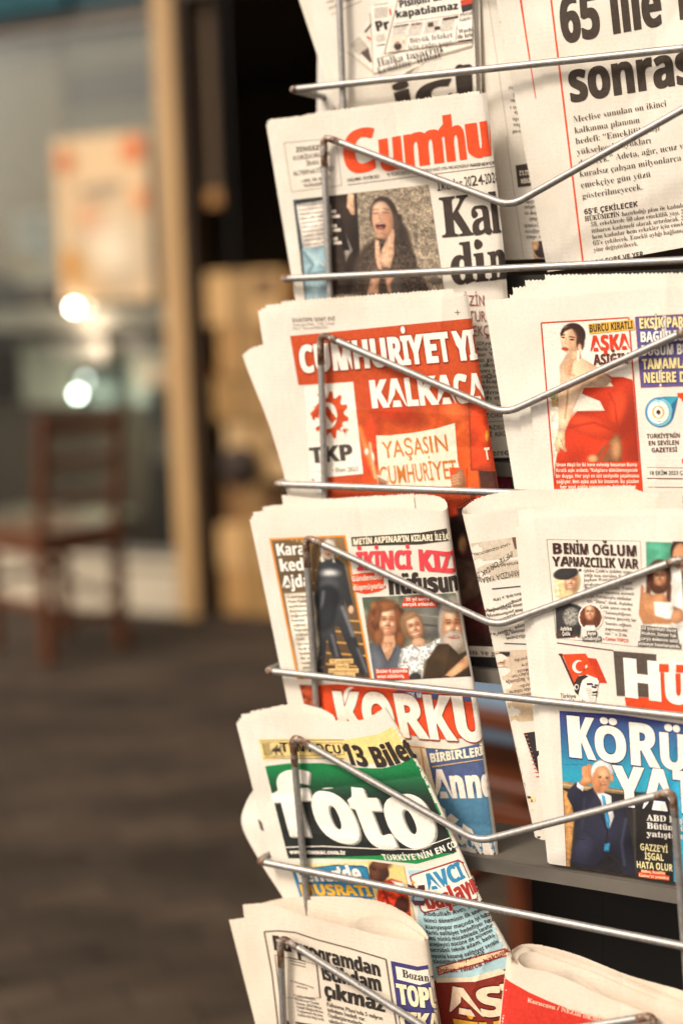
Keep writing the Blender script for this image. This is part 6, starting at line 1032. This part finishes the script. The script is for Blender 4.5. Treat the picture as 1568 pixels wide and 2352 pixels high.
_rows = [[k11(135, 262, 0), k11(260, 250, 0), k11(370, 258, 0), k11(480, 285, .0), k11(600, 325, .001), k11(850, 382, .001), k11(1100, 445, .0), k11(1290, 478, .001), k11(1382, 475, .004), k11(1398, 440, .011), k11(1310, 345, .020), k11(1090, 228, .026), k11(800, 192, .028), k11(450, 205, .027), k11(178, 242, .024)],
             [k11(205, 700, 0), k11(330, 690, 0), k11(440, 700, 0), k11(560, 720, 0), k11(680, 745, .001), k11(920, 800, .001), k11(1160, 850, 0), k11(1345, 880, .001), k11(1440, 885, .004), k11(1458, 880, .011), k11(1400, 860, .020), k11(1200, 820, .026), k11(900, 780, .028), k11(600, 760, .027), k11(300, 760, .024)],
             [k11(268, 1060, 0), k11(400, 1055, 0), k11(510, 1065, 0), k11(630, 1085, 0), k11(750, 1110, .001), k11(980, 1160, .001), k11(1210, 1210, 0), k11(1395, 1240, .001), k11(1490, 1245, .004), k11(1508, 1235, .011), k11(1450, 1220, .020), k11(1250, 1180, .026), k11(950, 1140, .028), k11(650, 1110, .027), k11(350, 1100, .024)],
             [(735, 2650, 0), (780, 2652, 0), (815, 2654, 0), (850, 2656, 0), (885, 2660, .001), (955, 2664, .001), (1020, 2668, 0), (1065, 2670, .001), (1090, 2670, .004), (1095, 2668, .011), (1080, 2664, .020), (1030, 2660, .026), (960, 2656, .028), (880, 2654, .027), (800, 2652, .024)]]
K.stack(_rows, 6, 2, 2.0); kf = K.leaf(_rows, 'front_page', front=7.9 / 14, nv=26, zig=1.6); K.face(kf)
ew = '#6f6458'
for a, b in (((275, 415), (375, 408)), ((375, 408), (490, 420)), ((490, 420), (640, 470)), ((640, 470), (860, 528)), ((860, 528), (1112, 605)), ((275, 415), (328, 700)), ((328, 700), (375, 1100)), ((1112, 605), (1150, 860)), ((1150, 860), (1195, 1110))): K.rule(11, *a, *b, 10, ew, 2)
K.text(11, 'Bu', 340, 540, 470, 555, 98, 'b', '#2f2a26', .015, 3, 'headline', 0.022); K.text(11, 'programdan', 500, 568, 1080, 724, 98, 'b', '#2f2a26', .015, 3, 'headline', 0.022)
K.text(11, 'istihdam', 675, 742, 1086, 824, 98, 'b', '#2f2a26', .015, 3, 'headline', 0.025); K.text(11, 'çıkmaz', 690, 860, 1105, 968, 100, 'b', '#2f2a26', .015, 3, 'headline', 0.030)
K.frame(11, [(348, 574), (636, 640), (662, 870), (380, 870)], 3, '#6e6256', 2); K.rule(11, 636, 640, 660, 868, 9, '#6a5c4e', 2); K.rule(11, 348, 574, 405, 1030, 4, '#6e6256', 2); K.ell(11, 383, 606, 16, 22, '#cf4426', 3); K.ell(11, 383, 606, 9, 13, '#e2d3c0', 4)
for i in range(3): K.rule(11, 440 + 10 * i, 590 + i * 22, 560, 618 + i * 20, 5, '#5a4f45', 3, 'article_text')
K.text(11, '12. KALKINMA PLANI', 455, 756, 615, 806, 11, 'b', '#5a4f45', .005, 3); K.text(11, '(2024-2028)', 498, 794, 572, 812, 11, 'b', '#5a4f45', .005, 3)
for i, (s_, w) in enumerate((('Cumhurbaşkanı', 150), ('Yardımcısı Cevdet', 168), ('Yılmaz, 2024 Bütçe', 180), ('Teklifi Bilgilendirme', 186), ('Toplantısı’nda plan', 178), ('hakkında bilgi verdi.', 184))): K.text(11, s_, 478 + i * 6, 858 + i * 27, 478 + i * 6 + w, 858 + i * 27 + w * .2, 17, 'n', '#52473d', .012, 3, 'article_text')
for i, (s_, w) in enumerate((('Kalkınma Planı’nda 5 milyon', 385), ('istihdam hedefi var.', 265), ('Özelleştirmelerle', 240), ('sıkılaştırma', 200), ('ve büyüme', 180))): K.text(11, s_, 706 + i * 5, 925 + i * 38, 706 + i * 5 + w, 925 + i * 38 + w * .26, 27, 'n', '#473c34', .012, 3, 'article_text')
for s_, y in (('deniliyor', 1115), ('program', 1150)): K.text(11, s_, 730, y, 900, y + 40, 27, 'n', '#473c34', .012, 3, 'article_text')
K.poly(11, [(400, 1022), (440, 1026), (470, 1110), (412, 1110)], '#5a2a24', 3, 'printed_photo'); K.rule(11, 490, 1040, 620, 1062, 14, '#3a302a', 3, 'printed_photo')
K.poly(11, [(1145, 615), (1330, 655), (1425, 640), (1470, 900), (1510, 1110), (1215, 1110), (1165, 760)], '#3f3a70', 2); K.poly(11, [(1178, 652), (1330, 684), (1432, 668), (1448, 752), (1345, 782), (1190, 742)], '#ece0ce', 3)
K.text(11, 'Bozan ve', 1226, 726, 1470, 760, 52, 's', '#362c28', .008, 4, 'headline'); K.text(11, 'TOPU', 1200, 908, 1520, 945, 132, 'b', '#ecd9b4', .02, 4, 'headline', 0.025, outline=('#26224a', .05)); K.text(11, 'ÇIKA', 1215, 1092, 1545, 1120, 128, 'b', '#ecd9b4', .02, 4, 'headline', 0.025, outline=('#26224a', .05))
K.finish()

# ---- sixth tier, right: red folded paper
L = Paper('folded newspaper with a plain red front in the lowest right pocket', 5, 0.012, GRP, tint='#e6d8c6').place((1480, 2640))
l12 = lambda x, y, d: tuple(Z(12, (x, y))[0]) + (d,)
L.leaf([[l12(1760, 860, .035), l12(1568, 772, .035), l12(1220, 672, .036), l12(900, 545, .036), l12(680, 482, .034), l12(540, 470, .028), l12(460, 508, .016)], [(1700, 2640, .035), (1600, 2640, .035), (1480, 2640, .036), (1380, 2640, .036), (1300, 2640, .034), (1240, 2640, .028), (1200, 2640, .016)]], zig=1.5)
for q, (o_, dd) in enumerate(((7, .0012), (15, .0028), (24, .0044))):
    L.leaf([[l12(1700, 900 + o_, .030 - dd), l12(1300, 730 + o_, .030 - dd), l12(900, 575 + o_, .030 - dd), l12(650, 498 + o_, .028 - dd), l12(545 + o_, 480 + o_, .022 - dd), l12(462 + o_, 530 + o_, .012), l12(458 + o_, 575 + o_ * .3, .004 + dd), l12(520 + o_, 618, dd * .6), l12(700, 655 - o_ * .2, dd * .6), l12(900, 730 - o_ * .2, dd * .6)],
            [(1700, 2640, .030 - dd), (1580, 2640, .030 - dd), (1440, 2640, .030 - dd), (1340, 2640, .028 - dd), (1260, 2640, .022 - dd), (1205, 2640, .012), (1200, 2640, .004 + dd), (1220, 2640, dd * .6), (1280, 2640, dd * .6), (1360, 2640, dd * .6)]], zig=1.0)
L.leaf([[l12(1720, 930, .022), l12(1300, 790, .022), l12(1000, 660, .021), l12(760, 575, .020), l12(600, 520, .017), l12(520, 535, .010), l12(505, 580, .005), l12(560, 625, .002), l12(680, 650, .003), l12(790, 640, .008), l12(900, 690, .013), l12(1040, 790, .012), l12(1250, 905, .010), l12(1500, 1000, .010)],
        [(1700, 2640, .022), (1580, 2640, .022), (1440, 2640, .021), (1340, 2640, .020), (1260, 2640, .017), (1220, 2640, .010), (1216, 2640, .005), (1230, 2640, .002), (1260, 2640, .003), (1300, 2640, .008), (1340, 2640, .013), (1400, 2640, .012), (1480, 2640, .010), (1560, 2640, .010)]], zig=0)
lf_ = L.leaf([[l12(434, 524, .010), l12(441, 558, .005), l12(470, 596, .001), l12(600, 634, 0), l12(700, 652, 0), l12(870, 718, 0), l12(1000, 782, 0), l12(1200, 862, 0), l12(1340, 920, 0), l12(1700, 1060, 0)],
             [l12(415, 684, .010), l12(422, 718, .005), l12(450, 760, .001), l12(570, 800, 0), l12(680, 840, 0), l12(850, 900, 0), l12(980, 950, 0), l12(1180, 1030, 0), l12(1320, 1090, 0), l12(1680, 1230, 0)],
             [l12(380, 1000, .010), l12(388, 1040, .005), l12(415, 1080, .001), l12(540, 1120, 0), l12(650, 1160, 0), l12(820, 1220, 0), l12(950, 1270, 0), l12(1150, 1350, 0), l12(1300, 1410, 0), l12(1660, 1550, 0)],
             [(1122, 2625, .010), (1127, 2632, .005), (1140, 2640, .001), (1180, 2645, 0), (1220, 2650, 0), (1280, 2656, 0), (1330, 2660, 0), (1400, 2665, 0), (1450, 2668, 0), (1600, 2680, 0)]], 'front_page', zig=1.6, nv=24); L.face(lf_)
L.poly(12, [(418, 672), (424, 692), (458, 716), (575, 782), (700, 838), (900, 915), (1100, 968), (1340, 1020), (1560, 1075), (1560, 1400), (1000, 1380), (440, 1150), (392, 1040), (386, 1000)], '#cf3324', 1)
L.text(12, 'Kurucusu / NEZİH DEMİRKENT', 562, 842, 1180, 1020, 26, 's', '#ecc3a8', .01, 2); L.finish()

bpy.data.scenes.remove(_ts); bpy.data.objects.remove(_to); bpy.data.curves.remove(_tc)
